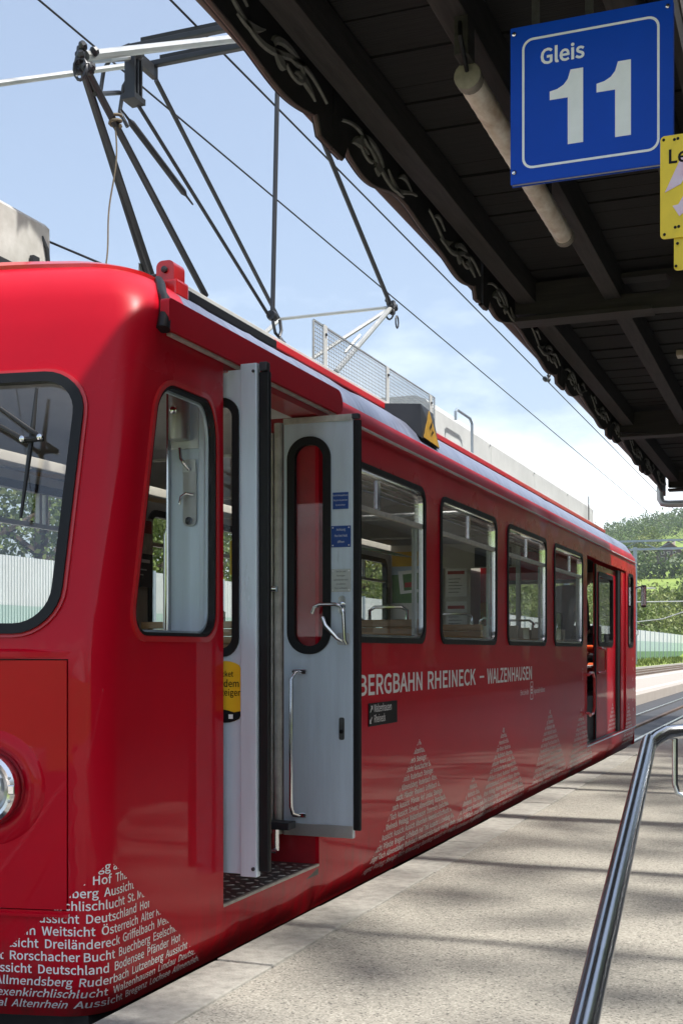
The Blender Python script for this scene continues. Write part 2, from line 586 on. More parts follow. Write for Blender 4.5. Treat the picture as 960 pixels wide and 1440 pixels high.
def rrect(x0, x1, y0, y1, r, n=6):
    p = []
    rs = r if isinstance(r, (list, tuple)) else [r] * 4       # bl, br, tr, tl
    for (cx, cy, a, q) in ((x0, y0, 180, 0), (x1, y0, 270, 1), (x1, y1, 0, 2), (x0, y1, 90, 3)):
        rad = rs[q]
        ox = cx + rad if cx == x0 else cx - rad
        oy = cy + rad if cy == y0 else cy - rad
        for k in range(n + 1):
            t = R(a + 90 * k / n)
            p.append((ox + rad * math.cos(t), oy + rad * math.sin(t)))
    return p
def inpoly(p, poly):
    x, y = p
    c = False
    j = len(poly) - 1
    for i in range(len(poly)):
        xi, yi = poly[i]
        xj, yj = poly[j]
        if (yi > y) != (yj > y) and x < (xj - xi) * (y - yi) / (yj - yi + 1e-15) + xi:
            c = not c
        j = i
    return c
def tri2d(outer, holes=(), grid=None):
    """constrained triangulation of a polygon with holes; grid = extra points inside"""
    pts, edges = [], []
    for loop in [outer] + list(holes):
        b = len(pts)
        pts += loop
        edges += [(b + i, b + (i + 1) % len(loop)) for i in range(len(loop))]
    if grid:
        pts = pts + [g for g in grid if inpoly(g, outer) and not any(inpoly(g, h) for h in holes)]
    vs, es, fs, *_ = delaunay_2d_cdt([Vector(p) for p in pts], edges, [], 0, 1e-6)
    vs = [(v.x, v.y) for v in vs]
    out = []
    for f in fs:
        c = (sum(vs[i][0] for i in f) / len(f), sum(vs[i][1] for i in f) / len(f))
        if inpoly(c, outer) and not any(inpoly(c, h) for h in holes):
            out.append(tuple(f))
    return vs, out
def solid(outer, holes, mapper, t0, t1, grid=None):
    """closed plate: mapper(a, b, t) -> world; faces at t1 (front) and t0 (back) with rims"""
    vs, fs = tri2d(outer, holes, grid)
    n = len(vs)
    v = [mapper(a, b, t1) for a, b in vs] + [mapper(a, b, t0) for a, b in vs]
    f = [t for t in fs] + [tuple(n + i for i in reversed(t)) for t in fs]
    cnt = {}
    for t in fs:
        for i in range(len(t)):
            e = (t[i], t[(i + 1) % len(t)])
            cnt[e] = cnt.get(e, 0) + 1
    for (a, b) in cnt:
        if (b, a) not in cnt:
            f.append((a, n + a, n + b, b))
    return v, f
def orient(v, f):
    bm = bmesh.new()
    q = [bm.verts.new(p) for p in v]
    for t in f:
        try: bm.faces.new([q[i] for i in t])
        except ValueError: pass
    bmesh.ops.recalc_face_normals(bm, faces=bm.faces[:])
    bm.verts.index_update()
    vv = [tuple(p.co) for p in bm.verts]
    ff = [tuple(p.index for p in g.verts) for g in bm.faces]
    bm.free()
    return vv, ff
def plate(name, outer, holes, mapper, t0, t1, m, parent=None, grid=None, smooth=False, sharp=35):
    v, f = solid(outer, list(holes), mapper, t0, t1, grid)
    v, f = orient(v, f)
    return finish(name, v, f, m, parent, smooth, sharp)
def planeX(X, sgn=1):      # (y, z, t) on a wall facing +X (sgn 1) or -X
    return lambda a, b, t: (X + sgn * t, a, b)
def planeY(Y, sgn=-1):     # (x, z, t) on a wall facing -Y by default
    return lambda a, b, t: (a, Y + sgn * t, b)

try:                                                   # a plain sans that ships with Blender, else its built-in font
    import os
    FONT = bpy.data.fonts.load(os.path.join(bpy.utils.system_resource('DATAFILES', path='fonts'), 'Noto Sans CJK Regular.woff2'))
except Exception:
    FONT = None
FSCALE = 1.
def text2d(s, size=1., bold=0., sx=1., align='LEFT', spacing=1.):
    """letters as flat triangles in 2d, from the built-in font"""
    cu = bpy.data.curves.new('lettering', 'FONT')
    cu.body = s
    cu.size = size * FSCALE
    cu.offset = bold * size * (.6 if FONT else 1)
    cu.align_x = align
    cu.space_character = spacing
    cu.resolution_u = 3
    if FONT: cu.font = FONT
    cu.fill_mode = 'FRONT'
    ob = bpy.data.objects.new('lettering', cu)
    col.objects.link(ob)
    dg = bpy.context.evaluated_depsgraph_get()
    me = bpy.data.meshes.new_from_object(ob.evaluated_get(dg))
    v = [(p.co.x * sx, p.co.y) for p in me.vertices]
    f = [tuple(p.vertices) for p in me.polygons]
    bpy.data.objects.remove(ob)
    bpy.data.curves.remove(cu)
    bpy.data.meshes.remove(me)
    return v, f
def cap(): 
    v, f = text2d('H')
    return max(p[1] for p in v) - min(p[1] for p in v)
if FONT:                                               # same capital height as the built-in letters
    keep, FONT = FONT, None
    c0 = cap()
    FONT = keep
    FSCALE = c0 / cap()
def text_on(name, s, mapper, off, m, parent, pos, size, bold=0., sx=1., align='LEFT', flipx=1, spacing=1.):
    v, f = text2d(s, size, bold, sx, align, spacing)
    vv = [mapper(pos[0] + flipx * a, pos[1] + b, off) for a, b in v]
    if not vv: return None
    return finish(name, vv, f, m, parent)

# ================================================================== GROUND, PLATFORM, TRACKS
gm = MB()
gx = [-900, -260, -60, -17, -14.4, -8.9, -4.9, -2.5, 8, 60, 260, 700]
def ground_z(x, y):
    if y < 150: return -.42
    return -.42 + terrain(x, y)
def terrain(x, y):
    prof = [(150, 0), (250, 7.5), (350, 19), (450, 33), (550, 47), (700, 71), (820, 84), (1100, 78), (2500, 60)]
    for (a, za), (b, zb) in zip(prof, prof[1:]):
        if a <= y <= b:
            t = (y - a) / (b - a)
            z = za + (zb - za) * t
            break
    else:
        z = prof[-1][1] if y > 2500 else 0
    side = 1 + .0022 * (x + 60) if x > -300 else .47
    side = max(.35, min(1.5, side))
    k = min(1, max(0, (y - 160) / 200))
    return z * side + k * 3.2 * noise.noise(Vector((x * .012, y * .012, 3.1))) + k * 1.0 * noise.noise(Vector((x * .04, y * .04, 1.7)))
xs = list(np.linspace(-500, 360, 87))
ys = [-400, -100, 0, 60, 120, 150] + list(np.linspace(165, 900, 74)) + [1000, 1150, 1500, 2500]
xs = [-1500, -900] + xs + [700, 1400]
gv = [(x, y, ground_z(x, y)) for y in ys for x in xs]
gf = []
nx = len(xs)
for j in range(len(ys) - 1):
    for i in range(nx - 1):
        gf.append((j * nx + i, j * nx + i + 1, (j + 1) * nx + i + 1, (j + 1) * nx + i))
tag(finish('terrain', gv, gf, 'meadow', smooth=True, sharp=80, origin=(0, 0, 0)), kind='structure')

# station platform the camera stands on
pl = MB().box(-2.165, 9.5, -9, 120, -.40, 0.0)
platform = tag(pl.build('platform', 'platform_asphalt'), kind='structure')
ks = None
for i in range(58):                                   # edge stones, one metre each, small uneven joints
    y0 = -6 + i * 1.2
    if ks is None:
        b = MB().box(-2.452, -2.172, y0 + .004, y0 + 1.196, -.38, .006, bev=.012)
        ks = b.build('edge_stone', 'kerb_stone', platform)
    else:
        o = ks.copy(); col.objects.link(o)
        o.location = Vector(ks.location) + Vector((random.uniform(-.004, .004), 1.2 * i, random.uniform(-.004, .003)))
MB().box(-2.42, -2.15, -9, 120, -.41, -.012).build('edge_bedding', 'sleeper', platform)

# asphalted track of the railcar
tr = tag(MB().box(-5.15, -2.46, -9, 140, -.42, -.352).build('track_asphalt', 'asphalt_shaded'), kind='structure')
for x in (-3.10, -4.30):
    b = MB().box(x - .036, x + .036, -9, 140, -.351, -.300)
    r_ = b.build('rail', 'rail_head', tr)
rk = MB()
rk.box(-3.75, -3.65, -9, 140, -.351, -.306)
rk.build('rack_rail', 'rust_rail', tr)

# far platform across the track, with its white safety line
fp = tag(MB().box(-8.9, -5.15, -9, 210, -.41, -.02, bev=.02).build('far_platform', 'far_platform'), kind='structure')
MB().box(-8.35, -8.05, -9, 210, -.019, -.014).build('safety_line', 'line_white', fp)
MB().box(-5.75, -5.60, -9, 210, -.019, -.014).build('safety_line', 'line_white', fp)

# ballasted second and third track beyond
bb = tag(MB().box(-14.2, -8.95, -9, 300, -.42, -.34).build('ballast_bed', 'ballast'), kind='structure')
for xc in (-10.2, -13.0):
    for dx in (-.72, .72):
        MB().box(xc + dx - .035, xc + dx + .035, -9, 300, -.30, -.19).build('rail', 'rust_rail', bb)
        MB().box(xc + dx - .028, xc + dx + .028, -9, 300, -.189, -.183).build('rail_top', 'rail_head', bb)
sl = None
for xc in (-10.2, -13.0):
    for i in range(110):
        if sl is None:
            sl = MB().box(xc - 1.25, xc + 1.25, -4, -3.76, -.335, -.285).build('sleeper', 'sleeper', bb)
            s0 = Vector(sl.location)
        else:
            o = sl.copy(); col.objects.link(o)
            o.location = s0 + Vector((xc + 10.2, .66 * i, 0))
tag(MB().box(-14.5, -14.22, -9, 300, -.42, -.08).build('kerb', 'kerb_stone'), kind='structure')
vb = []
vf = []
nn = 120
for i in range(nn):
    y = -9 + i * 309 / (nn - 1)
    for (x, z) in ((-14.52, -.10), (-15.1, .22), (-16.2, .42), (-24, .40), (-40, -.40)):
        vb.append((x, y, z + .05 * noise.noise(Vector((x, y * .3, 0)))))
for i in range(nn - 1):
    for k in range(4):
        vf.append((i * 5 + k, i * 5 + k + 1, (i + 1) * 5 + k + 1, (i + 1) * 5 + k))
tag(finish('grass_bank', vb, vf, 'grass', smooth=True, sharp=80), kind='structure')

def quads(cent, normal_jit, size, rngl, aspect=.6):
    """leaf quads: cent (n,3) -> vertices (4n,3)"""
    n = len(cent)
    a = rngl.normal(size=(n, 3))
    a /= np.linalg.norm(a, axis=1)[:, None]
    b = rngl.normal(size=(n, 3))
    b -= a * (a * b).sum(1)[:, None]
    b /= np.linalg.norm(b, axis=1)[:, None] + 1e-9
    sz = (size * rngl.uniform(.6, 1.35, n))[:, None]
    a = a * sz
    b = b * sz * aspect
    v = np.stack([cent - a, cent + b, cent + a, cent - b], 1).reshape(-1, 3)
    return v
def quad_obj(name, v, m, parent=None, origin=None):
    n = len(v) // 4
    f = np.arange(n * 4).reshape(-1, 4)
    return finish(name, v, f.tolist(), m, parent, origin=origin)

# grass tufts along the bank: blades nobody could count
n = 5200
gy = rng.uniform(4, 230, n)
gxx = rng.uniform(-16.0, -14.55, n)
gz = np.interp(-gxx, [14.52, 15.1, 16.2], [-.1, .22, .42])
hh = rng.uniform(.12, .42, n)
w = rng.uniform(.03, .10, n)
ang = rng.uniform(0, 6.28, n)
c = np.stack([gxx, gy, gz], 1)
dx = np.stack([np.cos(ang) * w, np.sin(ang) * w, np.zeros(n)], 1)
tp = c + np.stack([rng.normal(0, .06, n), rng.normal(0, .06, n), hh], 1)
v = np.stack([c - dx, c + dx, tp + dx * .15, tp - dx * .15], 1).reshape(-1, 3)
tag(quad_obj('grass_tufts', v, 'grass'), 'long green grass growing on the bank below the noise barrier', 'grass', kind='stuff')

# ================================================================== THE RED RAILCAR
car = empty('railcar', (-3.7, 11.3, -.33), 'red railcar with open folding door, standing at the platform edge', 'railcar')
SX = -2.5                        # plane of the side
A_C = R(76.5); R_C = .13
YT = 4.07
Y_1 = YT - R_C * math.sin(A_C)
X_1 = SX - R_C * (1 - math.cos(A_C))
S_C = R_C * A_C
YEND = 18.74
PROF = [(-.06, .070, -.06), (0., .038, .0), (.06, .012, .06), (.13, .0, .13), (2.62, 0, 2.62), (2.72, .004, 2.72), (2.80, .022, 2.795), (2.88, .06, 2.865), (2.97, .13, 2.94), (3.06, .215, 3.0), (3.16, .31, 3.045), (3.26, .41, 3.07)]
def shell(s, v, off=0.):
    """sheet coordinates of the body: s<0 along the side (Y = YT - s), corner, then across the front; v is height"""
    for (v0, o0, z0), (v1, o1, z1) in zip(PROF, PROF[1:]):
        if v <= v1:
            t = (v - v0) / (v1 - v0)
            break
    else:
        t = 1
    o = o0 + (o1 - o0) * t
    z = z0 + (z1 - z0) * t
    nz = 0.
    if v > 2.7:                                       # tilt of the normal on the roof curve
        nz = min(.9, (v - 2.7) / .5)
    r = R_C + o * .75
    y1 = Y_1 + o * .9
    yt = y1 + r * math.sin(A_C)
    if s <= 0:
        y = YT - s
        fade = max(0., 1 + s / 1.0)
        y += (yt - YT) * fade
        x = SX - o
        nrm = (1, 0)
        rk = 1. if s > -.30 else max(0., 1 - (-s - .30) / .52)
    elif s <= S_C:
        a = s / R_C
        cx = SX - o - r
        x = cx + r * math.cos(a)
        y = yt - r * math.sin(a)
        nrm = (math.cos(a), -math.sin(a))
        rk = 1.
    else:
        u = s - S_C
        x1 = SX - o - r * (1 - math.cos(A_C))
        k = (x1 + 3.7) / (X_1 + 3.7)
        x = x1 - u * k
        y = y1 - .24 * u + .109 * u * u
        sl = -.24 + .218 * u
        q = math.hypot(1, sl)
        nrm = (-sl / q * -1 if False else sl * -1 / q * -1, -1 / q)
        nrm = (-sl / q, -1 / q)
        rk = 1.
    y += .205 * max(0., min(z, 2.75) - 1.38) * rk
    h = math.sqrt(max(0, 1 - nz * nz))
    return (x + nrm[0] * off * h, y + nrm[1] * off * h, z + off * nz)
def sY(y): return YT - y

# openings in the sheet, as loops in (s, v)
def dense(loop, step=.07):
    out = []
    for i in range(len(loop)):
        a, b = loop[i], loop[(i + 1) % len(loop)]
        n_ = max(1, int(math.hypot(b[0] - a[0], b[1] - a[1]) / step))
        out += [(a[0] + (b[0] - a[0]) * k / n_, a[1] + (b[1] - a[1]) * k / n_) for k in range(n_)]
    return out
WIN = [(6.40, 8.03), (8.42, 10.06), (10.47, 12.11), (12.53, 14.17)]
WZ0, WZ1 = 1.425, 2.468
holes = []
for a, b in WIN:
    holes.append(rrect(sY(b), sY(a), WZ0, WZ1, .10))
DOOR = (4.97, 6.12)
door_hole = [(sY(DOOR[1]), .205), (sY(DOOR[0]), .205), (sY(DOOR[0]), 2.66), (sY(DOOR[1]), 2.66)]
FDOOR = (14.50, 17.72)
fdoor_hole = [(sY(FDOOR[1]), .245), (sY(FDOOR[0]), .245), (sY(FDOOR[0]), 2.50), (sY(FDOOR[1]), 2.50)]
corner_win = rrect(sY(18.42), sY(17.92), 1.43, 2.47, .09)
fside_win = dense(rrect(sY(4.875), sY(4.165), 1.435, 2.462, [.10, .10, .12, .17], 8))
S_W = S_C + .085                  # right edge of the windscreen
S_W2 = S_C + 2.02
wscreen = dense(rrect(S_W, S_W2, 1.435, 2.470, .17, 8))
S_H = S_C + .035
hatch = dense([(S_H, .375), (S_C + 2.07, .375), (S_C + 2.07, 1.332), (S_H, 1.332)])
holes += [door_hole, fdoor_hole, corner_win, fside_win, wscreen, hatch]
S_END = sY(YEND)
S_L = S_C + 2.12
outer = [(S_END, -.05)]
svals = list(np.arange(0, S_C + .001, S_C / 8)) + list(np.arange(S_C + .06, S_L, .08))
vtop = 3.26
outer += [(x, -.05) for x in [-12, -9, -6, -4, -3, -2, -1.2, -.82, -.6, -.3, -.15] + svals]
outer += [(S_L, -.05)] + [(S_L, z) for z in np.arange(.25, 3.2, .25)] + [(S_L, vtop)]
outer += [(x, vtop) for x in reversed([-12, -9, -6, -4, -3, -2, -1.2, -.82, -.6, -.3, -.15] + svals)]
outer += [(S_END, vtop)] + [(S_END, z) for z in reversed(list(np.arange(.25, 3.2, .25)))]
grid = []
vlist = [-.02, .0, .03, .06, .095, .13] + list(np.arange(.185, 2.6, .115)) + [2.62, 2.67, 2.72, 2.76, 2.80, 2.84, 2.88, 2.925, 2.97, 3.015, 3.06, 3.11, 3.16, 3.21]
for x in list(np.arange(-.9, 0, .1)) + svals:
    for z in vlist:
        grid.append((x + .0003 * math.sin(z * 50), z))
for x in np.arange(S_END + .4, -1.0, .55):
    for z in [-.02, .0, .03, .06, .095, .13, .6, 1.1, 2.62, 2.67, 2.72, 2.76, 2.80, 2.84, 2.88, 2.925, 2.97, 3.015, 3.06, 3.11, 3.16, 3.21]:
        grid.append((x + .0003 * math.sin(z * 50), z))
sv, sf = tri2d(outer, holes, grid)
lower = [t for t in sf]
nv_ = len(sv)
verts = [shell(a, b) for a, b in sv] + [shell(a, b, -.022) for a, b in sv]
t0 = sf[0]
va, vb_, vc = (Vector(verts[i]) for i in t0)
pr = Vector(shell(sv[t0[0]][0], sv[t0[0]][1], .1)) - va
if (vb_ - va).cross(vc - va).dot(pr) < 0:
    sf = [tuple(reversed(t)) for t in sf]
faces_ = list(sf) + [tuple(nv_ + i for i in reversed(t)) for t in sf]
ed_ = set()
for t in sf:
    for i in range(3):
        ed_.add((t[i], t[(i + 1) % 3]))
for (a, b) in ed_:
    if (b, a) not in ed_:
        faces_.append((b, a, nv_ + a, nv_ + b))
body = finish('body_shell', verts, faces_, 'red_paint', car, smooth=True, sharp=40)
sv = sv + sv
body.data.materials.append(M['roof_side'])
for p in body.data.polygons:
    cs = sum(sv[i][0] for i in p.vertices) / len(p.vertices)
    cv = sum(sv[i][1] for i in p.vertices) / len(p.vertices)
    if cs < -.30 and cv > 2.80:
        p.material_index = 1
# the shell is a closed sheet of 12 mm

def ring(outer, inner, name, m, parent, t0, t1, fn=shell):
    mp_ = lambda a, b, t: fn(a, b, t)
    return plate(name, outer, [inner], mp_, t0, t1, m, parent, smooth=True, sharp=35)
def inset(loop, d):
    """loop moved inward by d (loops are convex-ish)"""
    n_ = len(loop)
    area = sum(loop[i][0] * loop[(i + 1) % n_][1] - loop[(i + 1) % n_][0] * loop[i][1] for i in range(n_))
    sg = 1 if area > 0 else -1
    out = []
    for i in range(n_):
        p0, p1, p2 = loop[i - 1], loop[i], loop[(i + 1) % n_]
        def nm(a, b):
            ex, ey = b[0] - a[0], b[1] - a[1]
            l = math.hypot(ex, ey) or 1
            return (-ey / l * sg, ex / l * sg)
        n1, n2 = nm(p0, p1), nm(p1, p2)
        bx, by = n1[0] + n2[0], n1[1] + n2[1]
        l = math.hypot(bx, by) or 1
        bx, by = bx / l, by / l
        c = max(.5, bx * n1[0] + by * n1[1])
        out.append((p1[0] + bx * d / c, p1[1] + by * d / c))
    return out

# passenger windows: rubber seal > frame, transom, mullion, panes
for k, (a, b) in enumerate(WIN):
    lp = rrect(sY(b), sY(a), WZ0, WZ1, .10)
    w_ = ring(inset(lp, -.014), inset(lp, .022), 'side_window', 'rubber', car, -.03, .012)
    ring(inset(lp, .022), inset(lp, .038), 'window_frame', 'chrome', w_, -.03, .002)
    zt = 2.215
    MB().box(SX - .03, SX + .004, a + .05, b - .05, zt - .016, zt + .016, bev=.004).build('transom', 'alu_old', w_)
    ym = (a + b) / 2 + (-.10 if k == 0 else .12 if k == 3 else .0)
    MB().box(SX - .028, SX + .001, ym - .045, ym - .015, zt + .02, WZ1 - .055, bev=.003).build('sash_stile', 'chrome', w_)
    MB().box(SX - .04, SX - .012, ym + .015, ym + .045, zt + .02, WZ1 - .055, bev=.003).build('sash_stile', 'chrome', w_)
    MB().box(SX - .014, SX - .009, a + .05, ym - .02, zt + .015, WZ1 - .05).build('pane', 'glass_window', w_)
    MB().box(SX - .029, SX - .024, ym + .02, b - .05, zt + .015, WZ1 - .05).build('pane', 'glass_window', w_)
    MB().box(SX - .014, SX - .009, a + .05, b - .05, WZ0 + .05, zt - .015).build('pane', 'glass_window', w_)
    MB().box(SX - .05, SX - .030, b - .13, b - .06, WZ0 + .04, zt - .015, bev=.004).build('inner_stile', 'zinc', w_)
# corner window of the far cab
w_ = ring(inset(corner_win, -.018), inset(corner_win, .025), 'side_window', 'rubber', car, -.03, .010)
MB().box(SX - .014, SX - .009, 17.93, 18.40, 1.44, 2.46).build('pane', 'glass_window', w_)
MB().box(SX - .05, SX - .03, 17.98, 18.36, 1.44, 1.72).build('inner_panel', 'alu_old', w_)
# front side window, rubber lip and slanted glass
w_ = ring(inset(fside_win, -.010), inset(fside_win, .004), 'front_side_window', 'rubber', car, -.03, .006)
ring(inset(fside_win, .004), inset(fside_win, .014), 'inner_frame', 'alu_paint', w_, -.040, -.026)
o = ring(inset(fside_win, -.034), inset(fside_win, -.012), 'window_bead', 'red_trim', w_, -.004, .012)
plate('pane', inset(fside_win, .004), [], shell, -.022, -.017, 'glass_window', w_)
# windscreen, wiper
w_ = ring(inset(wscreen, -.006), inset(wscreen, .034), 'windscreen', 'rubber', car, -.03, .022)
ring(inset(wscreen, -.020), inset(wscreen, -.006), 'screen_bead', 'red_trim', w_, -.004, .010)
gr = [(x, z) for x in np.arange(S_W + .1, S_W2, .1) for z in np.arange(1.55, 2.45, .15)]
plate('pane', inset(wscreen, .030), [], shell, -.012, -.006, 'glass_screen', w_, grid=gr, smooth=True)

# service hatch in the front
hp = inset(hatch, .005)
gr = [(x, z) for x in np.arange(S_H + .06, S_C + 2.05, .08) for z in np.arange(.45, 1.3, .12)]
plate('front_hatch', hp, [], shell, -.02, .004, 'red_paint', car, grid=gr, smooth=True)
plate('hatch_gap', inset(hatch, -.03), [], shell, -.06, -.035, 'black', car, grid=gr, smooth=True)
# ledge over the hatch, and the lip under it
def strip(name, m, s0, s1, z0, z1, t0, t1, n=18, tip=True, parent=car):
    b = MB()
    for i in range(n + 1):
        s_ = s0 + (s1 - s0) * i / n
        k = min(1, i / 3) if tip else 1
        zz = z0 + (z1 - z0) * (1 - k) * .5
        for (z, t) in ((z0, t0), (z0, t0 + (t1 - t0) * k), (z1 - (z1 - z0) * .35, t0 + (t1 - t0) * k), (z1, t0)):
            b.v.append(shell(s_, z, t))
    for i in range(n):
        for k in range(4):
            b.f.append((i * 4 + k, i * 4 + (k + 1) % 4, i * 4 + 4 + (k + 1) % 4, i * 4 + 4 + k))
    v, f = orient(b.v, b.f)
    return finish(name, v, f, m, parent)
strip('belt_ledge', 'red_paint', S_C - .02, S_L, 1.338, 1.372, -.005, .022)
strip('hatch_lip', 'red_paint', S_C + .03, S_L, .352, .370, -.005, .012, tip=False)

# headlight
HL = shell(S_C + .350, .84)
u_ = .350; sl_ = -.24 + .218 * u_
nrm = Vector((-sl_, -1, 0)).normalized()
HC = Vector(HL)
hl = MB().lathe([(.240, -.010), (.230, .001), (.215, .008), (.195, .014), (.172, .016), (.152, .010), (.147, .0)], HC, nrm, 40).build('headlight', 'red_paint', car, True, 50)
MB().lathe([(.142, .0), (.144, .05), (.140, .064), (.126, .072), (.112, .068), (.108, .04)], HC, nrm, 36).build('chrome_ring', 'chrome', hl, True, 40)
MB().lathe([(.109, .040), (.106, .052), (.080, .068), (.045, .078), (.006, .081)], HC, nrm, 30).build('lens', 'lens', hl, True, 60)
side = nrm.cross(Vector((0, 0, 1)))
for a in (20, 160, 200, 340, 90, 270):
    p = HC + side * math.cos(R(a)) * .127 + Vector((0, 0, 1)) * math.sin(R(a)) * .127
    MB().lathe([(.006, .066), (.006, .073), (.003, .075)], p, nrm, 10).build('bolt', 'zinc', hl, True)
p = HC - side * .135 if side.x < 0 else HC + side * .135
b = MB().box(p.x - .010, p.x + .020, p.y - .075, p.y - .045, p.z - .018, p.z + .018, bev=.004)
b.build('clasp', 'chrome', hl)

# wiper: two arms and a long blade hanging before the screen
def scr(s_, z, off): return Vector(shell(S_C + s_, z, off))
wp = MB()
wp.tube([scr(.265, 2.40, .05), scr(.262, 2.20, .045), scr(.268, 1.88, .04)], [.006, .011, .006], 8)
wiper = wp.build('wiper', 'black', car, True)
for (a, za, b_, zb) in ((.75, 2.56, .215, 2.195), (.85, 2.50, .285, 2.19)):
    MB().tube([scr(a, za, .07), scr((a + b_) / 2, (za + zb) / 2, .072), scr(b_, zb, .066)], [.007, .007, .010], 8).build('wiper_arm', 'black', wiper, True)
    q = scr(b_, zb, .070)
    MB().lathe([(.012, 0), (.012, .010), (.006, .014)], q, (0, -1, 0), 12).build('pivot_cap', 'chrome', wiper, True)
MB().tube([scr(.21, 2.192, .058), scr(.29, 2.188, .058)], .012, 8).build('wiper_link', 'black', wiper, True)

# the drip lip along the front of the roof, the black gasket between front dome and roof side
lip = MB()
lp_s = list(np.arange(-.10, 0, .05)) + svals + [S_L]
for s_ in lp_s:
    for (vv_, oo_) in ((3.04, -.004), (3.05, .016), (3.115, .020), (3.13, -.004)):
        lip.v.append(shell(s_, vv_, oo_))
for i in range(len(lp_s) - 1):
    for k in range(3):
        lip.f.append((i * 4 + k, i * 4 + k + 1, i * 4 + 4 + k + 1, i * 4 + 4 + k))
lip.v, lip.f = orient(lip.v, lip.f)
lip.build('roof_lip', 'red_trim', car, True)
pts = [shell(-.045 - .03 * i / 12, 2.68 + (3.14 - 2.68) * i / 12, .022 if i < 5 else .008) for i in range(13)]
MB().tube(pts, [.030, .028, .026, .024] + [.022] * 9, 10).build('roof_gasket', 'rubber', car, True)

# board over the doorway with pale trim and rounded end
brd = rrect(4.39, 6.36, 2.682, 2.812, [.01, .05, .07, .02], 5)
plate('door_header_board', brd, [], planeX(SX), .004, .045, 'red_paint', car)
MB().box(SX + .004, SX + .030, 4.44, 6.30, 2.668, 2.680, bev=.003).build('header_trim', 'alu_old', car)
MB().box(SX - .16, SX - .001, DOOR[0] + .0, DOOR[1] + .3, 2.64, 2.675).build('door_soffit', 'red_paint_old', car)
MB().box(SX + .003, SX + .020, 6.40, YEND - .05, 2.674, 2.688, bev=.003).build('rain_trim', 'roof_white', car)
MB().box(SX + .002, SX + .014, 14.46, YEND - .06, .222, .236, bev=.003).build('sill_trim', 'alu_paint', car)

# roof deck, red roof rail, white edge plank
dk = MB()
for i, (x, z) in enumerate(((-2.88, 3.05), (-3.2, 3.13), (-3.7, 3.16), (-4.2, 3.13), (-4.52, 3.05))):
    dk.v += [(x, 4.72, z), (x, YEND - .02, z), (x, 4.72, z - .06), (x, YEND - .02, z - .06)]
for i in range(4):
    a = i * 4; b = a + 4
    dk.f += [(a, b, b + 1, a + 1), (a + 2, a + 3, b + 3, b + 2), (a, a + 2, b + 2, b), (a + 1, b + 1, b + 3, a + 3)]
dk.f += [(0, 1, 3, 2), (16, 18, 19, 17)]
v, f = orient(dk.v, dk.f)
finish('roof_deck', v, f, 'roof_white_dirty', car)
MB().box(-2.86, -2.775, 6.15, 17.6, 3.045, 3.088, bev=.006).build('roof_rail', 'red_trim', car)
MB().box(-2.86, -2.76, 5.12, 6.14, 3.03, 3.075, bev=.005).build('roof_cable_duct', 'rubber', car)
MB().box(-2.96, -2.80, 5.12, 9.55, 3.090, 3.118, bev=.004).build('edge_plank', 'roof_white', car)
# white equipment boxes on the roof, sheet by sheet
ys_ = [9.62, 11.62, 13.62, 15.62, 17.55]
bx = None
for a, b_ in zip(ys_, ys_[1:]):
    prof = [(-2.93, 3.11), (-2.94, 3.38), (-2.985, 3.445), (-3.08, 3.48), (-4.2, 3.48), (-4.4, 3.36), (-4.4, 3.11)]
    m_ = MB()
    nb = len(prof)
    m_.v = [(x, a + .002, z) for x, z in prof] + [(x, b_ - .002, z) for x, z in prof]
    m_.f = [tuple(range(nb)), tuple(range(nb, 2 * nb))] + [(i, (i + 1) % nb, nb + (i + 1) % nb, nb + i) for i in range(nb)]
    v, f = orient(m_.v, m_.f)
    bx = finish('roof_cover', v, f, 'roof_white', car)
    for z in (3.16, 3.36):
        MB().lathe([(.012, 0), (.012, .006), (.006, .009)], (-2.932, b_ - .06, z), (1, 0, 0), 8).build('rivet', 'zinc', bx)
MB().box(-2.935, -2.80, 9.62, 17.56, 3.089, 3.108).build('cover_sill', 'roof_white', car)
# the box above the front cab
m_ = MB()
prof = [(-3.56, 3.20), (-3.565, 3.475), (-3.59, 3.50), (-4.4, 3.50), (-4.4, 3.20)]
nb = len(prof)
m_.v = [(x, 4.35, z) for x, z in prof] + [(x, 5.16, z) for x, z in prof]
m_.f = [tuple(range(nb)), tuple(range(nb, 2 * nb))] + [(i, (i + 1) % nb, nb + (i + 1) % nb, nb + i) for i in range(nb)]
v, f = orient(m_.v, m_.f)
fb = finish('front_roof_box', v, f, 'roof_white_dirty', car)
MB().box(-3.556, -3.53, 4.98, 5.03, 3.24, 3.29, bev=.004).build('latch', 'dark_steel', fb)
MB().tube([(-3.57, 5.10, 3.42), (-3.55, 5.12, 3.36), (-3.56, 5.16, 3.20)], .010, 8).build('box_cable', 'dark_steel', fb, True)
MB().box(-4.4, -3.52, 4.5, 5.2, 3.12, 3.198).build('box_foot', 'dark_steel', fb)
MB().tube([(-3.58, 5.17, 3.42), (-3.05, 5.22, 3.17)], .006, 6).build('roof_cable', 'wire', car)
# red marker lamp
ml_ = MB().box(-2.810, -2.680, 4.86, 4.98, 2.97, 3.050, bev=.012).build('marker_lamp', 'red_trim', car)
lv = [(x, z) for x, z in rrect(-2.790, -2.698, 3.050, 3.138, [.005, .005, .030, .030], 5)]
plate('lamp_body', lv, [], planeY(4.97), 0, .10, 'red_trim', ml_, smooth=True)
MB().lathe([(.015, 0), (.015, .012), (.009, .016)], (-2.745, 4.87, 3.095), (0, -1, 0), 12).build('lamp_lens', 'dark_steel', ml_, True)
MB().tube([(-2.79, 4.92, 3.09), (-2.90, 4.86, 3.065), (-3.02, 4.80, 3.04)], .011, 8).build('lamp_cable', 'dark_steel', ml_, True)
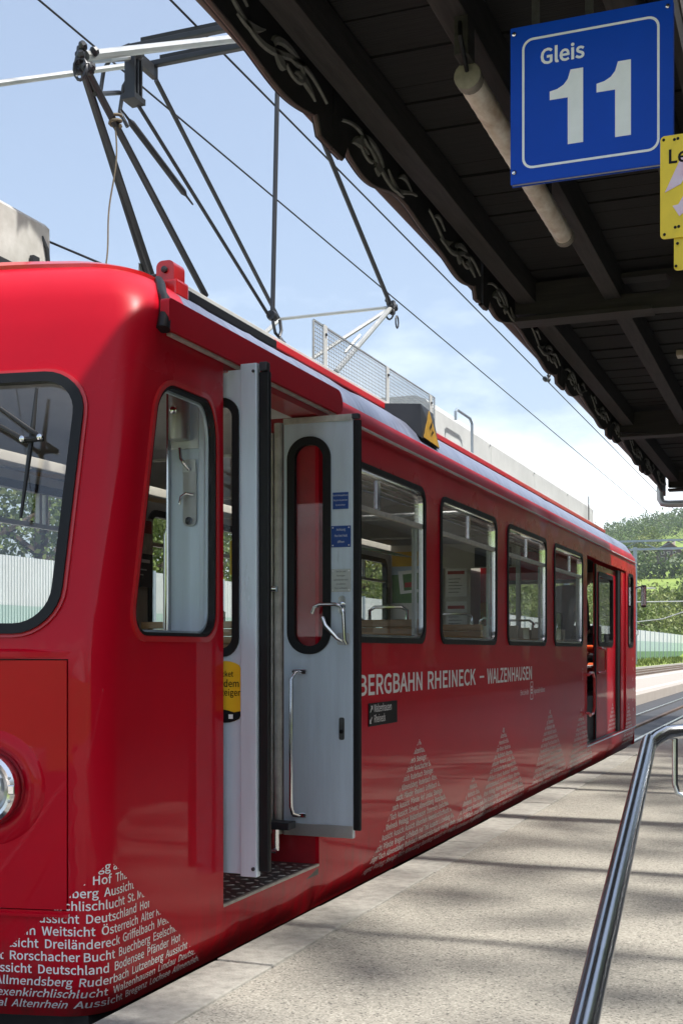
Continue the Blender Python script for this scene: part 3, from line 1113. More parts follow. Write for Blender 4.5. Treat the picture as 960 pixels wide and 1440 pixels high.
# roof step: inverted U of bent pipe
MB().tube([(-2.84, 10.02, 3.33), (-2.84, 10.02, 3.40), (-2.84, 10.06, 3.425), (-2.84, 10.48, 3.425), (-2.84, 10.55, 3.39), (-2.84, 10.56, 3.09)], .013, 8).build('roof_handle', 'mast_grey', car, True)
MB().tube([(-2.9, 16.95, 3.09), (-2.9, 16.95, 3.50)], .008, 6).build('antenna', 'dark_steel', car)
MB().lathe([(.03, 0), (.035, .02), (.02, .03), (.035, .045), (.02, .06), (.01, .075)], (-2.9, 6.5, 3.118), (0, 0, 1), 12).build('roof_fitting', 'dark_steel', car, True)

# guard of woven wire beside the pantograph
gd = MB()
gx_ = -2.87
gd.tube([(gx_, 6.93, 3.12), (gx_, 6.93, 3.40)], .008, 6)
gd.tube([(gx_, 6.93, 3.40), (gx_, 9.50, 3.42)], .006, 6)
gd.tube([(gx_, 9.50, 3.42), (gx_, 9.50, 3.12)], .006, 6)
guard = gd.build('wire_guard', 'zinc', car, True)
me_ = MB()
y = 6.95
while y < 9.49:
    me_.tube([(gx_, y, 3.12), (gx_, y, 3.40 + .02 * (y - 6.93) / 2.57)], .0022, 4, cap=False)
    y += .030
for k in range(13):
    z = 3.125 + k * .0235
    me_.tube([(gx_ + .003, 6.93, z), (gx_ + .003, 9.5, z + .015 * k / 12)], .0022, 4, cap=False)
tag(me_.build('mesh', 'zinc', guard), kind='stuff')
for y in (7.10, 8.30, 9.36):
    pst = MB().box(gx_ + .006, gx_ + .014, y - .03, y + .03, 3.10, 3.41).build('guard_post', 'roof_white', guard)
    MB().lathe([(.010, 0), (.010, .008), (.005, .012)], (gx_ + .014, y, 3.35), (1, 0, 0), 8).build('bolt', 'dark_steel', guard)
# folded flap with the yellow warning triangle
fl = MB()
fl.v = [(-2.84, 7.98, 3.085), (-2.535, 8.06, 3.075), (-2.520, 8.04, 2.835), (-2.70, 8.02, 2.93),
        (-2.84, 8.44, 3.085), (-2.560, 8.44, 3.075), (-2.520, 8.46, 2.815), (-2.70, 8.44, 2.93)]
fl.f = [(0, 1, 2, 3), (4, 7, 6, 5), (0, 4, 5, 1), (1, 5, 6, 2), (2, 6, 7, 3), (0, 3, 7, 4)]
v, f = orient(fl.v, fl.f)
flap = finish('warning_flap', v, f, 'dark_steel', car)
t_ = MB()
for d in (.004, .009):
    t_.v += [(-2.520 + d, 8.07, 2.842), (-2.520 + d, 8.44, 2.825), (-2.545 + d, 8.27, 3.062)]
t_.f = [(0, 1, 2), (3, 5, 4), (0, 3, 4, 1), (1, 4, 5, 2), (2, 5, 3, 0)]
v, f = orient(t_.v, t_.f)
finish('warning_triangle', v, f, 'amber', flap)
t_ = MB()
t_.v = [(-2.509, 8.24, 2.88), (-2.509, 8.29, 2.91), (-2.513, 8.25, 2.93), (-2.518, 8.29, 3.00), (-2.514, 8.22, 2.945), (-2.511, 8.26, 2.925)]
t_.f = [(0, 1, 5), (5, 2, 4), (4, 2, 3)]
t_.build('bolt_mark', 'print_dark', flap)

# pantograph: base, four lower arms, knees, upper arms, collector head
pan_z = 3.16
base = MB()
for x in (-3.2, -4.2):
    base.box(x - .04, x + .04, 5.7, 8.55, 3.26, 3.34)
for y in (5.75, 7.1, 8.5):
    base.box(-4.2, -3.2, y - .035, y + .035, 3.255, 3.32)
pan = base.build('pantograph', 'dark_steel', car)
for x in (-3.2, -4.2):
    for y in (5.85, 8.4):
        MB().lathe([(.05, 0), (.075, .012), (.05, .024), (.075, .040), (.05, .052), (.075, .066), (.045, .09), (.045, .13)], (x, y, 3.13), (0, 0, 1), 14).build('insulator', 'red_paint_old', pan, True)
KN = {-1: (4.92, 4.15), 1: (9.385, 4.16)}
HEADZ = 5.30
def arm(name, a, b, r, m='dark_steel', n=8):
    return MB().tube([a, b], r, n).build(name, m, pan, True)
arm('lower_arm', (-3.20, 6.14, 3.37), (-3.21, 4.93, 4.13), .019)
arm('lower_brace', (-3.56, 6.22, 3.37), (-3.23, 4.94, 4.12), .017)
arm('lower_brace', (-3.47, 6.10, 3.37), (-3.22, 4.93, 4.12), .017)
arm('lower_arm', (-4.20, 6.14, 3.37), (-4.20, 4.92, 4.14), .019)
arm('lower_arm', (-3.20, 8.15, 3.37), (-3.2, 9.37, 4.15), .021, 'zinc')
arm('lower_brace', (-3.60, 8.15, 3.37), (-3.21, 9.36, 4.14), .017, 'zinc')
arm('lower_brace', (-3.30, 8.60, 3.62), (-3.24, 8.75, 3.78), .012, 'zinc')
arm('lower_arm', (-4.20, 8.15, 3.37), (-4.20, 9.38, 4.15), .019, 'zinc')
arm('knee_shaft', (-3.20, 9.385, 4.16), (-4.20, 9.385, 4.16), .014, 'zinc')
arm('upper_arm', (-3.20, 4.92, 4.17), (-3.20, 6.98, 5.24), .024, 'zinc')
arm('upper_arm', (-4.20, 4.92, 4.15), (-4.16, 6.98, 5.22), .018, 'zinc')
arm('upper_arm', (-3.20, 9.385, 4.16), (-3.20, 7.26, 5.27), .019)
arm('upper_arm', (-4.20, 9.385, 4.16), (-4.16, 7.26, 5.24), .017)
arm('lifting_rod', (-3.20, 7.14, 5.24), (-3.20, 7.05, 3.46), .016)
# knee castings: lumps of greased chain and shackles
for y, z in KN.values():
    kb = MB()
    for q in range(16):
        a = q * .8
        c = Vector((-3.2 + random.uniform(-.03, .03), y + random.uniform(-.04, .04), z + random.uniform(-.05, .06)))
        kb.lathe([(.006, -.02), (.022, -.010), (.024, .008), (.008, .02)], c, Vector((random.uniform(-1, 1), random.uniform(-1, 1), random.uniform(-1, 1))), 8)
    kb.tube([(-3.2 + .0 + .034 * math.cos(t * .52), y - .04 + .006 * math.sin(t), z - .06 + .05 * math.sin(t * .52)) for t in range(12)], .008, 6, closed=True)
    kb.build('knee_joint', 'dark_steel', pan, True)
# bracket with counterweight plate near the front knee and its rods
bk = Vector((-3.30, 5.53, 4.37))
bb_ = MB()
for dy in (-.045, -.012, .022):
    bb_.box(bk.x - .03, bk.x + .03, bk.y + dy, bk.y + dy + .014, bk.z - .13, bk.z + .09)
bb_.box(bk.x - .04, bk.x + .04, bk.y - .06, bk.y + .05, bk.z - .15, bk.z - .12)
bb_.lathe([(.02, -.05), (.035, -.02), (.035, .02), (.02, .05)], bk + Vector((0, 0, .10)), (1, 0, 0), 12)
bb_.build('spring_bracket', 'dark_steel', pan)
arm('stay', (-3.22, 4.98, 4.18), (-3.30, 5.47, 4.43), .017, 'zinc')
arm('stay', (-3.22, 5.03, 4.04), (-3.32, 5.42, 4.23), .012, 'dark_steel')
arm('control_rod', (-3.30, 5.54, 4.24), (-3.21, 7.05, 3.47), .011)
sp = MB()
a_, b_ = Vector((-3.33, 5.45, 4.16)), Vector((-3.26, 6.10, 3.88))
sp.tube([a_ + (b_ - a_) * t for t in (0, .1, .14, .86, .9, 1)], [.005, .007, .018, .018, .007, .005], 10)
sp.build('spring', 'dark_steel', pan, True)
hk = MB().tube([(-3.2, 7.05, 3.50), (-3.19, 7.04, 3.44), (-3.18, 7.05, 3.38), (-3.17, 7.09, 3.36), (-3.17, 7.12, 3.41), (-3.18, 7.12, 3.48)], .011, 8)
hk.lathe([(.03, -.03), (.035, 0), (.03, .03)], (-3.2, 7.05, 3.49), (0, 1, 0), 10)
hk.build('rod_hook', 'dark_steel', pan, True)
MB().tube([(-3.17 + .0, 9.44 + .035 * math.cos(t * .7), 4.05 + .05 * math.sin(t * .7)) for t in range(9)], .007, 6, closed=True).build('shackle', 'dark_steel', pan, True)
hd = MB()
for y in (6.97, 7.22):
    hd.box(-4.20, -3.20, y - .022, y + .022, HEADZ + .012, HEADZ + .05, bev=.006)
head = hd.build('collector_head', 'dark_steel', pan)
for y in (6.97, 7.22):
    MB().tube([(-4.19, y, HEADZ + .05), (-4.30, y, HEADZ + .03), (-4.39, y, HEADZ - .08), (-4.42, y, HEADZ - .25), (-4.36, y, HEADZ - .36)], .014, 8).build('horn', 'dark_steel', head, True)
    MB().tube([(-3.21, y, HEADZ + .05), (-3.10, y, HEADZ + .03), (-3.01, y, HEADZ - .08), (-2.98, y, HEADZ - .22)], .014, 8).build('horn', 'dark_steel', head, True)
    MB().box(-4.1, -3.3, y - .018, y + .018, HEADZ + .051, HEADZ + .075).build('carbon_strip', 'black', head)
for x in (-3.2, -4.16):
    MB().box(x - .02, x + .02, 6.94, 7.25, HEADZ - .06, HEADZ + .018).build('head_link', 'dark_steel', head)
# the pull rope, knotted to a lower arm
rp_ = MB()
pts = []
for i in range(26):
    t = i / 25
    pts.append((-3.2 + .012 * math.sin(t * 9), 5.185 - .13 * t + .03 * math.sin(t * 3.1), 3.94 - .80 * t))
rp_.tube(pts, .0042, 6)
rp_.tube([(-3.2 + .028 * math.cos(t), 5.185 + .028 * math.sin(t), 3.945 + .004 * t) for t in np.arange(0, 14, .7)], .008, 6)
rp_.build('pull_rope', 'rope', car, True)
MB().box(-3.51, -3.508, 5.93, 5.99, 3.46, 3.53).build('paper_tag', 'roof_white', pan)

# ---------------------------------------------------------- the rest of the body: far side, ends, floor, ceiling
fx = -4.9
fh = [rrect(a, b, WZ0, WZ1, .10) for a, b in [(6.05, 7.97), (8.44, 10.06), (10.47, 12.11), (12.53, 14.17), (14.8, 15.9), (16.3, 17.7)]]
far = plate('far_side_wall', [(4.25, -.05), (YEND, -.05), (YEND, 2.80), (4.25, 2.80)], fh, planeX(fx, -1), 0, .03, 'interior_wall', car)
for (a, b) in [(6.05, 7.97), (8.44, 10.06), (10.47, 12.11), (12.53, 14.17), (14.8, 15.9), (16.3, 17.7)]:
    lp = rrect(a, b, WZ0, WZ1, .10)
    w_ = plate('side_window', inset(lp, -.02), [inset(lp, .035)], planeX(fx, 1), -.04, .012, 'rubber', car)
    MB().box(fx - .02, fx + .012, a + .04, b - .04, 2.195, 2.225).build('transom', 'alu_old', w_)
    ym = (a + b) / 2
    MB().box(fx - .02, fx + .012, ym - .05, ym - .02, 2.226, 2.43).build('sash_stile', 'alu_old', w_)
    MB().box(fx - .02, fx + .012, ym + .02, ym + .05, 2.226, 2.43).build('sash_stile', 'alu_old', w_)
    MB().box(fx - .012, fx - .008, a + .03, b - .03, WZ0 + .03, WZ1 - .03).build('pane', 'glass_window', w_)
eh = [rrect(-4.60, -2.78, 1.58, 2.44, .12)]
plate('rear_wall', [(-4.9, -.05), (-2.522, -.05), (-2.522, 2.7), (-2.60, 2.9), (-2.88, 3.04), (-4.5, 3.04), (-4.9, 2.7)], eh, planeY(YEND, 1), -.022, .0, 'red_paint', car)
w_ = plate('rear_screen', inset(eh[0], -.02), [inset(eh[0], .04)], planeY(YEND, 1), -.05, .014, 'rubber', car)
MB().box(-4.57, -2.81, YEND - .012, YEND - .006, 1.62, 2.41).build('pane', 'glass_screen', w_)
MB().box(-4.86, -2.95, 4.35, YEND - .03, .72, .80).build('floor', 'floor_lino', car)
MB().box(-2.95, -2.53, 6.2, 14.4, .72, .80).build('floor', 'floor_lino', car)
ce = MB()
cs = [(-2.60, 2.66), (-2.72, 2.80), (-3.0, 2.88), (-3.7, 2.92), (-4.4, 2.88), (-4.7, 2.80), (-4.86, 2.66)]
for x, z in cs:
    ce.v += [(x, 4.62, z), (x, YEND - .03, z), (x, 4.62, z + .015), (x, YEND - .03, z + .015)]
for i in range(len(cs) - 1):
    a = i * 4; b = a + 4
    ce.f += [(a, a + 1, b + 1, b), (a + 2, b + 2, b + 3, a + 3), (a, b, b + 2, a + 2), (a + 1, a + 3, b + 3, b + 1)]
v, f = orient(ce.v, ce.f)
finish('ceiling', v, f, 'interior_ceiling', car, smooth=True)
for y in (7.2, 9.2, 11.2, 13.2):
    MB().box(-4.75, -2.66, y - .012, y + .012, 2.635, 2.655).build('ceiling_rib', 'alu_old', car)
# under the floor
MB().box(-4.7, -2.62, 4.05, YEND - .1, -.30, .16).build('underframe', 'underframe', car)
for y in (6.4, 8.6, 14.6, 16.6):
    for x in (-3.10, -4.30):
        w_ = MB().lathe([(.30, -.04), (.33, -.03), (.33, .04), (.12, .05), (.05, .06)], (x, y, .02), (1 if x > -3.7 else -1, 0, 0), 24)
        w_.build('wheel', 'dark_steel', car, True)

# luggage racks: wall brackets and pipes
for x0, sg in ((-4.82, 1), (-2.60, -1)):
    rk_ = MB()
    for k in range(5):
        rk_.tube([(x0 + sg * (.07 + k * .065), 6.3, 2.52 - .008 * k), (x0 + sg * (.07 + k * .065), 14.2, 2.52 - .008 * k)], .008, 6)
    rk_.build('luggage_rack', 'chrome', car, True)
# seats: wooden backs and seats, chrome grab loops
def bench(y, x0, x1, ztop, slat, face):
    root = MB().box(x0, x1, y - .02, y + .02, .80, ztop - .30).build('bench', 'zinc', car)
    if slat:
        n_ = 7
        wd = (x1 - x0) / n_
        for i in range(n_):
            MB().box(x0 + i * wd + .012, x0 + (i + 1) * wd - .012, y - .018, y + .018, ztop - .30, ztop, bev=.008).build('slat', 'wood_pale', root)
    else:
        for i in range(5):
            MB().box(x0, x1, y - .02, y + .02, ztop - .30 + i * .058, ztop - .30 + i * .058 + .053, bev=.006).build('slat', 'wood_seat', root)
    MB().box(x0, x1, y + face * .03 if face > 0 else y - .42, y + .42 if face > 0 else y - .03, 1.18, 1.22, bev=.01).build('seat', 'wood_seat', root)
    MB().tube([(x1 - .10, y, ztop - .02), (x1 - .10, y, ztop + .05), (x1 - .14, y, ztop + .075), (x1 - .34, y, ztop + .075), (x1 - .38, y, ztop + .05), (x1 - .38, y, ztop - .02)], .012, 8).build('grab_loop', 'chrome', root, True)
for (y, sl_, fc) in ((8.20, False, 1), (9.95, False, -1), (11.3, True, 1), (12.35, True, -1), (13.6, True, 1)):
    bench(y, -3.45, -2.58, 1.60, sl_, fc)
    bench(y, -4.82, -4.02, 1.60, sl_, fc)
# partition towards the far cab: side panels, door frame, posters
pt = MB().box(-4.87, -4.25, 14.26, 14.30, .80, 2.66).build('partition', 'interior_wall', car)
MB().box(-3.25, -2.56, 14.26, 14.30, .80, 1.50).build('partition_panel', 'interior_wall', pt)
MB().box(-4.25, -4.20, 14.25, 14.31, .80, 2.62, bev=.006).build('door_post', 'zinc', pt)
MB().box(-3.30, -3.25, 14.25, 14.31, .80, 2.62, bev=.006).build('door_post', 'zinc', pt)
MB().box(-4.20, -3.30, 14.25, 14.31, 2.36, 2.66).build('door_lintel', 'interior_wall', pt)
MB().box(-4.19, -3.86, 14.27, 14.29, .80, 2.36).build('sliding_leaf', 'interior_wall', pt)
MB().box(-3.25, -2.56, 14.275, 14.283, 1.51, 2.60).build('partition_pane', 'glass_window', pt)
def sheet_on(name, x0, x1, z0, z1, m, parent, Y, th=.004):
    return MB().box(x0, x1, Y - th, Y, z0, z1).build(name, m, parent)
po = sheet_on('poster', -4.85, -4.30, 1.95, 2.58, 'poster_green', pt, 14.255)
sheet_on('poster_band', -4.85, -4.30, 2.40, 2.58, 'poster_yellow', po, 14.250)
sheet_on('poster_sky', -4.85, -4.42, 2.30, 2.40, 'poster_sky', po, 14.249)
pc = plate('postcard', [(-4.74, 2.06), (-4.42, 2.09), (-4.46, 2.36), (-4.77, 2.34)], [], planeY(14.244), 0, .004, 'paper', po)
plate('postcard_picture', [(-4.69, 2.10), (-4.47, 2.12), (-4.50, 2.32), (-4.71, 2.30)], [], planeY(14.239), 0, .002, 'poster_green', po)
plate('postcard_train', [(-4.68, 2.14), (-4.52, 2.15), (-4.52, 2.21), (-4.68, 2.20)], [], planeY(14.236), 0, .002, 'paper_red', po)
for z in (1.60, 2.02):
    nt_ = sheet_on('notice', -4.16, -3.90, z, z + .36, 'paper', pt, 14.262)
    sheet_on('notice_heading', -4.14, -3.93, z + .27, z + .31, 'paper_red', nt_, 14.257, .002)
    for q in range(5):
        sheet_on('notice_line', -4.13, -4.0 + .02 * (q % 3), z + .05 + q * .04, z + .056 + q * .04, 'print_dark', nt_, 14.257, .002)
sheet_on('notice', -3.8, -3.35, 2.37, 2.60, 'poster_dark', pt, 14.245)
# poster between the far-side windows, seen through the front corner
pw = MB().box(fx + .034, fx + .04, 7.99, 8.43, 1.86, 2.40).build('poster', 'poster_dark', car)
MB().box(fx + .041, fx + .044, 8.0, 8.42, 2.12, 2.40).build('poster_picture', 'poster_skin', pw)
MB().box(fx + .045, fx + .047, 8.2, 8.40, 2.28, 2.38).build('poster_red_field', 'paper_red', pw)
MB().box(fx + .045, fx + .047, 8.03, 8.16, 2.13, 2.26).build('poster_shirt', 'paper', pw)
for q, z in enumerate((2.05, 1.99, 1.95)):
    MB().box(fx + .041, fx + .043, 8.04, 8.38 - .05 * q, z, z + (.026 if q == 0 else .010)).build('poster_writing', 'print_white', pw)
# yellow arrow plate and grab poles in the vestibule
ap = MB().box(-2.99, -2.90, 6.02, 6.026, 1.78, 1.97, bev=.002).build('arrow_plate', 'sign_yellow', car)
text_on('arrow', '>', planeY(6.018), .0, 'print_dark', ap, (-2.975, 1.845), .12, .02)
for x, y, z in ((-3.16, 5.62, 2.03), (-2.92, 6.05, 1.70)):
    MB().tube([(x, y, .80), (x, y, z - .06), (x + .02, y, z - .015), (x + .07, y, z), (x + .20, y, z)], .017, 10).build('grab_pole', 'chrome', car, True)
cu = MB()
for i in range(14):
    cu.v += [(-4.80 + .012 * math.sin(i * 1.7), 12.25 + i * .018, 2.40), (-4.78 + .02 * math.sin(i * 1.7 + .5), 12.33 + i * .006, 1.75)]
for i in range(13):
    cu.f.append((2 * i, 2 * i + 2, 2 * i + 3, 2 * i + 1))
o = cu.build('curtain', 'curtain', car, True)
o.modifiers.new('t', 'SOLIDIFY').thickness = .006

# ---------------------------------------------------------- the open folding door
YA = 5.02
# front leaf: turned into the car, its inner face towards the platform end
lw = rrect(-2.90, -2.452, 1.32, 2.52, .11)
leafA = plate('front_door_leaf', [(-2.800, .345), (-2.432, .345), (-2.432, 2.648), (-2.800, 2.648)], [rrect(-2.60, -2.462, 1.36, 2.50, [.02, .065, .065, .02], 6)], planeY(YA), -.02, .0, 'alu_paint', car)
plate('window_seal', rrect(-2.62, -2.444, 1.335, 2.525, [.02, .085, .085, .02], 6), [rrect(-2.59, -2.478, 1.375, 2.485, [.02, .052, .052, .02], 6)], planeY(YA), -.024, .010, 'rubber', leafA, smooth=True)
MB().box(-2.60, -2.47, YA + .006, YA + .010, 1.36, 2.50).build('pane', 'glass_window', leafA)
MB().box(-2.428, -2.346, YA - .022, YA + .018, .337, 2.668, bev=.004).build('leaf_stile', 'alu_paint', leafA)
MB().box(-2.344, -2.292, YA - .006, YA + .022, .36, 2.63, bev=.008).build('rubber_edge', 'rubber', leafA)
MB().box(-2.338, -2.300, YA - .014, YA + .024, 2.632, 2.672, bev=.004).build('edge_bracket', 'dark_steel', leafA)
MB().lathe([(.009, 0), (.009, .006), (.004, .008)], (-2.362, YA - .023, .375), (0, -1, 0), 10).build('screw', 'dark_steel', leafA)
MB().lathe([(.007, 0), (.007, .006), (.004, .008)], (-2.362, YA - .023, 2.63), (0, -1, 0), 10).build('screw', 'dark_steel', leafA)
# yellow round sticker
stk = [(-2.515 + .142 * math.cos(R(a)), 1.175 + .142 * math.sin(R(a))) for a in range(0, 360, 10)]
stk = [(min(x, -2.436), z) for x, z in stk]
st = plate('ticket_sticker', stk, [], planeY(YA), .001, .003, 'sticker_yellow', leafA)
low = [(x, z) for x, z in stk if z < 1.094]
low = sorted(low, key=lambda p: p[0])
lowp = [(x, z) for x, z in low] + [(-2.436, 1.088), (-2.47, 1.082), (-2.50, 1.090), (-2.55, 1.098)]
cx_ = sum(p[0] for p in lowp) / len(lowp); cz_ = sum(p[1] for p in lowp) / len(lowp)
lowp = sorted(lowp, key=lambda p: math.atan2(p[1] - cz_, p[0] - cx_))
plate('sticker_foot', lowp, [], planeY(YA), .0035, .0045, 'print_dark', st)
MB().box(-2.496, -2.474, YA - .0056, YA - .0050, 1.052, 1.072).build('sticker_mark', 'print_white', st)
for s_, z, sz in (('Ticket', 1.245, .036), ('vor dem', 1.198, .046), ('Einsteigen', 1.158, .042)):
    text_on('sticker_lettering', s_, planeY(YA), .0052, 'print_dark', st, (-2.515, z), sz, .012, .9, 'CENTER')
# fittings on the leaf seen through the corner window
lk = MB().box(-2.790, -2.645, YA - .016, YA - .001, 2.30, 2.60, bev=.005).build('lock_case', 'zinc', leafA)
MB().lathe([(.046, -.13), (.050, -.12), (.050, .12), (.046, .13)], (-2.725, YA - .050, 2.465), (0, 0, 1), 20).build('lock_barrel', 'zinc', lk, True, 30)
MB().lathe([(.020, 0), (.020, .02), (.012, .026)], (-2.722, YA - .098, 2.465), (0, -1, 0), 14).build('lock_button', 'chrome', lk, True)
hp_ = plate('latch_plate', rrect(-2.728, -2.660, 1.94, 2.25, .030), [], planeY(YA), .001, .012, 'roof_white', leafA)
MB().box(-2.728, -2.660, YA - .016, YA - .0125, 2.19, 2.25, bev=.002).build('latch_body', 'zinc', hp_)
MB().tube([(-2.69, YA - .02, 2.20), (-2.70, YA - .04, 2.22), (-2.72, YA - .05, 2.25), (-2.725, YA - .05, 2.30)], .008, 8).build('latch_lever', 'chrome', hp_, True)
MB().tube([(-2.672, YA - .018, 2.085), (-2.70, YA - .035, 2.09), (-2.72, YA - .045, 2.075), (-2.728, YA - .045, 2.04)], .007, 8).build('latch_hook', 'chrome', hp_, True)
MB().lathe([(.018, 0), (.018, .008), (.008, .012)], (-2.694, YA - .013, 1.965), (0, -1, 0), 12).build('latch_screw', 'dark_steel', hp_, True)
MB().box(-2.812, -2.801, YA - .02, YA + .02, .36, 2.64, bev=.003).build('leaf_edge', 'chrome', leafA)
MB().box(-2.640, -2.606, YA - .025, YA - .002, .36, 2.60, bev=.006).build('leaf_rail', 'alu_paint', leafA)

# rear leaf, standing out square to the side at the rear jamb
YB = 6.10
lw = rrect(-2.647, -2.453, 1.375, 2.495, .090, 10)
leafB = plate('rear_door_leaf', [(-2.70, .358), (-2.296, .358), (-2.296, 2.628), (-2.70, 2.628)], [lw], planeY(YB), -.026, .0, 'alu_paint', car)
plate('window_seal', inset(lw, -.030), [inset(lw, .014)], planeY(YB), -.03, .012, 'rubber', leafB, smooth=True)
MB().box(-2.65, -2.45, YB + .008, YB + .012, 1.37, 2.50).build('pane', 'glass_window', leafB)
MB().box(-2.294, -2.252, YB - .004, YB + .020, .40, 2.60, bev=.008).build('rubber_edge', 'rubber', leafB)
MB().box(-2.300, -2.262, YB - .012, YB + .022, 2.605, 2.632, bev=.003).build('edge_bracket', 'dark_steel', leafB)
# red panel added behind the window, standing in for a reflection in its glass
MB().box(-2.70, -2.31, YB + .085, YB + .125, .40, 2.60, bev=.006).build('reflection_panel', 'red_paint', leafB)
MB().tube([(-2.735, YB + .01, .36), (-2.735, YB + .01, 2.61)], .026, 12).build('hinge_post', 'alu_old', leafB, True)
MB().box(-2.80, -2.765, YB - .005, YB + .05, .36, 2.56, bev=.004).build('jamb_post', 'alu_old', car)
MB().box(-2.835, -2.812, YB + .0, YB + .05, .36, 2.56, bev=.004).build('jamb_post', 'roof_white', car)
MB().box(-2.70, -2.296, YB - .006, YB - .0005, .358, .425, bev=.002).build('kick_strip', 'zinc', leafB)
MB().box(-2.70, -2.296, YB - .010, YB - .001, 2.598, 2.632, bev=.003).build('top_rail', 'alu_old', leafB)
# grab bar
gb = MB().tube([(-2.60, YB - .002, 1.245), (-2.615, YB - .04, 1.245), (-2.632, YB - .055, 1.21), (-2.632, YB - .055, .52), (-2.628, YB - .045, .485), (-2.605, YB - .004, .472)], .0125, 12)
gbo = gb.build('grab_bar', 'chrome', leafB, True)
for z in (1.25, .47):
    MB().box(-2.645, -2.565, YB - .010, YB - .001, z - .013, z + .013, bev=.004).build('bar_foot', 'chrome', gbo)
    for x in (-2.637, -2.573):
        MB().lathe([(.009, 0), (.009, .005), (.004, .007)], (x, YB - .010, z), (0, -1, 0), 8).build('bar_screw', 'dark_steel', gbo)
# lever handle
hb = plate('handle_plate', rrect(-2.385, -2.315, 1.395, 1.46, .012), [], planeY(YB), .001, .008, 'zinc', leafB)
plate('handle_rose', rrect(-2.378, -2.338, 1.56, 1.66, .018), [], planeY(YB), .001, .008, 'chrome', hb)
MB().tube([(-2.515, YB - .045, 1.565), (-2.500, YB - .05, 1.598), (-2.47, YB - .05, 1.612), (-2.38, YB - .05, 1.612), (-2.345, YB - .05, 1.60), (-2.332, YB - .05, 1.565), (-2.328, YB - .045, 1.42), (-2.318, YB - .04, 1.398)], .010, 10).build('handle_lever', 'chrome', hb, True)
MB().tube([(-2.455, YB - .045, 1.545), (-2.440, YB - .045, 1.50), (-2.375, YB - .03, 1.43), (-2.35, YB - .02, 1.415)], [.012, .012, .012, .010], 10).build('handle_thumb', 'chrome', hb, True)
MB().tube([(-2.358, YB - .006, 1.62), (-2.358, YB - .05, 1.612)], .010, 10).build('handle_stem', 'chrome', hb, True)
lp_ = plate('keyhole_plate', rrect(-2.375, -2.345, .885, 1.005, .010), [], planeY(YB), .001, .005, 'tread', leafB)
MB().lathe([(.011, 0), (.011, .008), (.005, .010)], (-2.36, YB - .005, .93), (0, -1, 0), 12).build('key_square', 'print_dark', lp_)
# small plates
def small_plate(name, x0, x1, z0, z1, m, lines, tm, sz, screws=False):
    p_ = MB().box(x0, x1, YB - .004, YB - .001, z0, z1, bev=.001).build(name, m, leafB)
    for i, s_ in enumerate(lines):
        z = z1 - (z1 - z0) * (i + .8) / (len(lines) + .5)
        text_on('plate_lettering', s_, planeY(YB), .0048, tm, p_, ((x0 + x1) / 2, z), sz, .0, .8, 'CENTER')
    if screws:
        for x in (x0 + .010, x1 - .010):
            for z in (z0 + .010, z1 - .010):
                MB().lathe([(.004, 0), (.004, .003), (.002, .004)], (x, YB - .004, z), (0, -1, 0), 8).build('screw', 'print_white', p_)
small_plate('door_notice', -2.412, -2.322, 2.125, 2.215, 'sign_blue_dark', ['Nicht hinauslehnen', 'Ne pas se pencher', 'E pericoloso'], 'print_white', .013)
small_plate('door_notice', -2.420, -2.308, 1.920, 2.035, 'sign_blue_dark', ['Achtung', 'Nur bei Halt', 'öffnen'], 'print_white', .018, True)
small_plate('door_notice', -2.420, -2.308, 1.680, 1.803, 'zinc', ['Das Ein- und', 'Aussteigen', 'während der Fahrt', 'ist verboten', 'Türen schliessen'], 'print_dark', .013, True)
# doorway: step tread with raised diamonds, walls of the well
tp_ = MB().box(-2.98, -2.505, DOOR[0] - .02, DOOR[1], .150, .205).build('step', 'tread', car)
lug = None
for i in range(14):
    for j in range(7):
        y = DOOR[0] + .04 + i * .08
        x = -2.95 + j * .067
        if y > DOOR[1] - .03: continue
        if lug is None:
            b = MB()
            b.v = [(x - .024, y, .206), (x, y - .010, .206), (x + .024, y, .206), (x, y + .010, .206), (x - .012, y, .2095), (x + .012, y, .2095)]
            b.f = [(0, 1, 4), (1, 5, 4), (1, 2, 5), (2, 3, 5), (3, 4, 5), (3, 0, 4)]
            lug = b.build('tread_lug', 'zinc', tp_)
            lug0 = Vector(lug.location)
            p00 = (x, y)
            lug.rotation_euler.z = R(35)
        else:
            o = lug.copy(); col.objects.link(o)
            o.location = lug0 + Vector((x - p00[0], y - p00[1], 0))
            o.rotation_euler.z = R(35 if (i + j) % 2 else -35)
MB().box(-2.515, -2.499, DOOR[0] + .002, DOOR[1] - .002, .196, .2085).build('step_nosing', 'alu_old', car)
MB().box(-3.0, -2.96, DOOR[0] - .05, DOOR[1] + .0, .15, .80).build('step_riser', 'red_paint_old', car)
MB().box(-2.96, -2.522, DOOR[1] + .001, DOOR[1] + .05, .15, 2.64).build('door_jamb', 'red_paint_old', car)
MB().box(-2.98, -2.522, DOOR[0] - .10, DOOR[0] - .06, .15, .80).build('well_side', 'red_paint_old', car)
MB().tube([(-2.72, 6.04, .28), (-2.72, 6.04, .40)], .022, 10).build('door_pivot', 'chrome', car, True)
MB().tube([(-2.92, 6.0, .30), (-2.70, 6.0, .28)], .012, 8).build('door_linkage', 'chrome', car, True)
MB().box(-2.84, -2.62, 5.98, 6.08, .40, .44, bev=.004).build('door_linkage_plate', 'dark_steel', car)

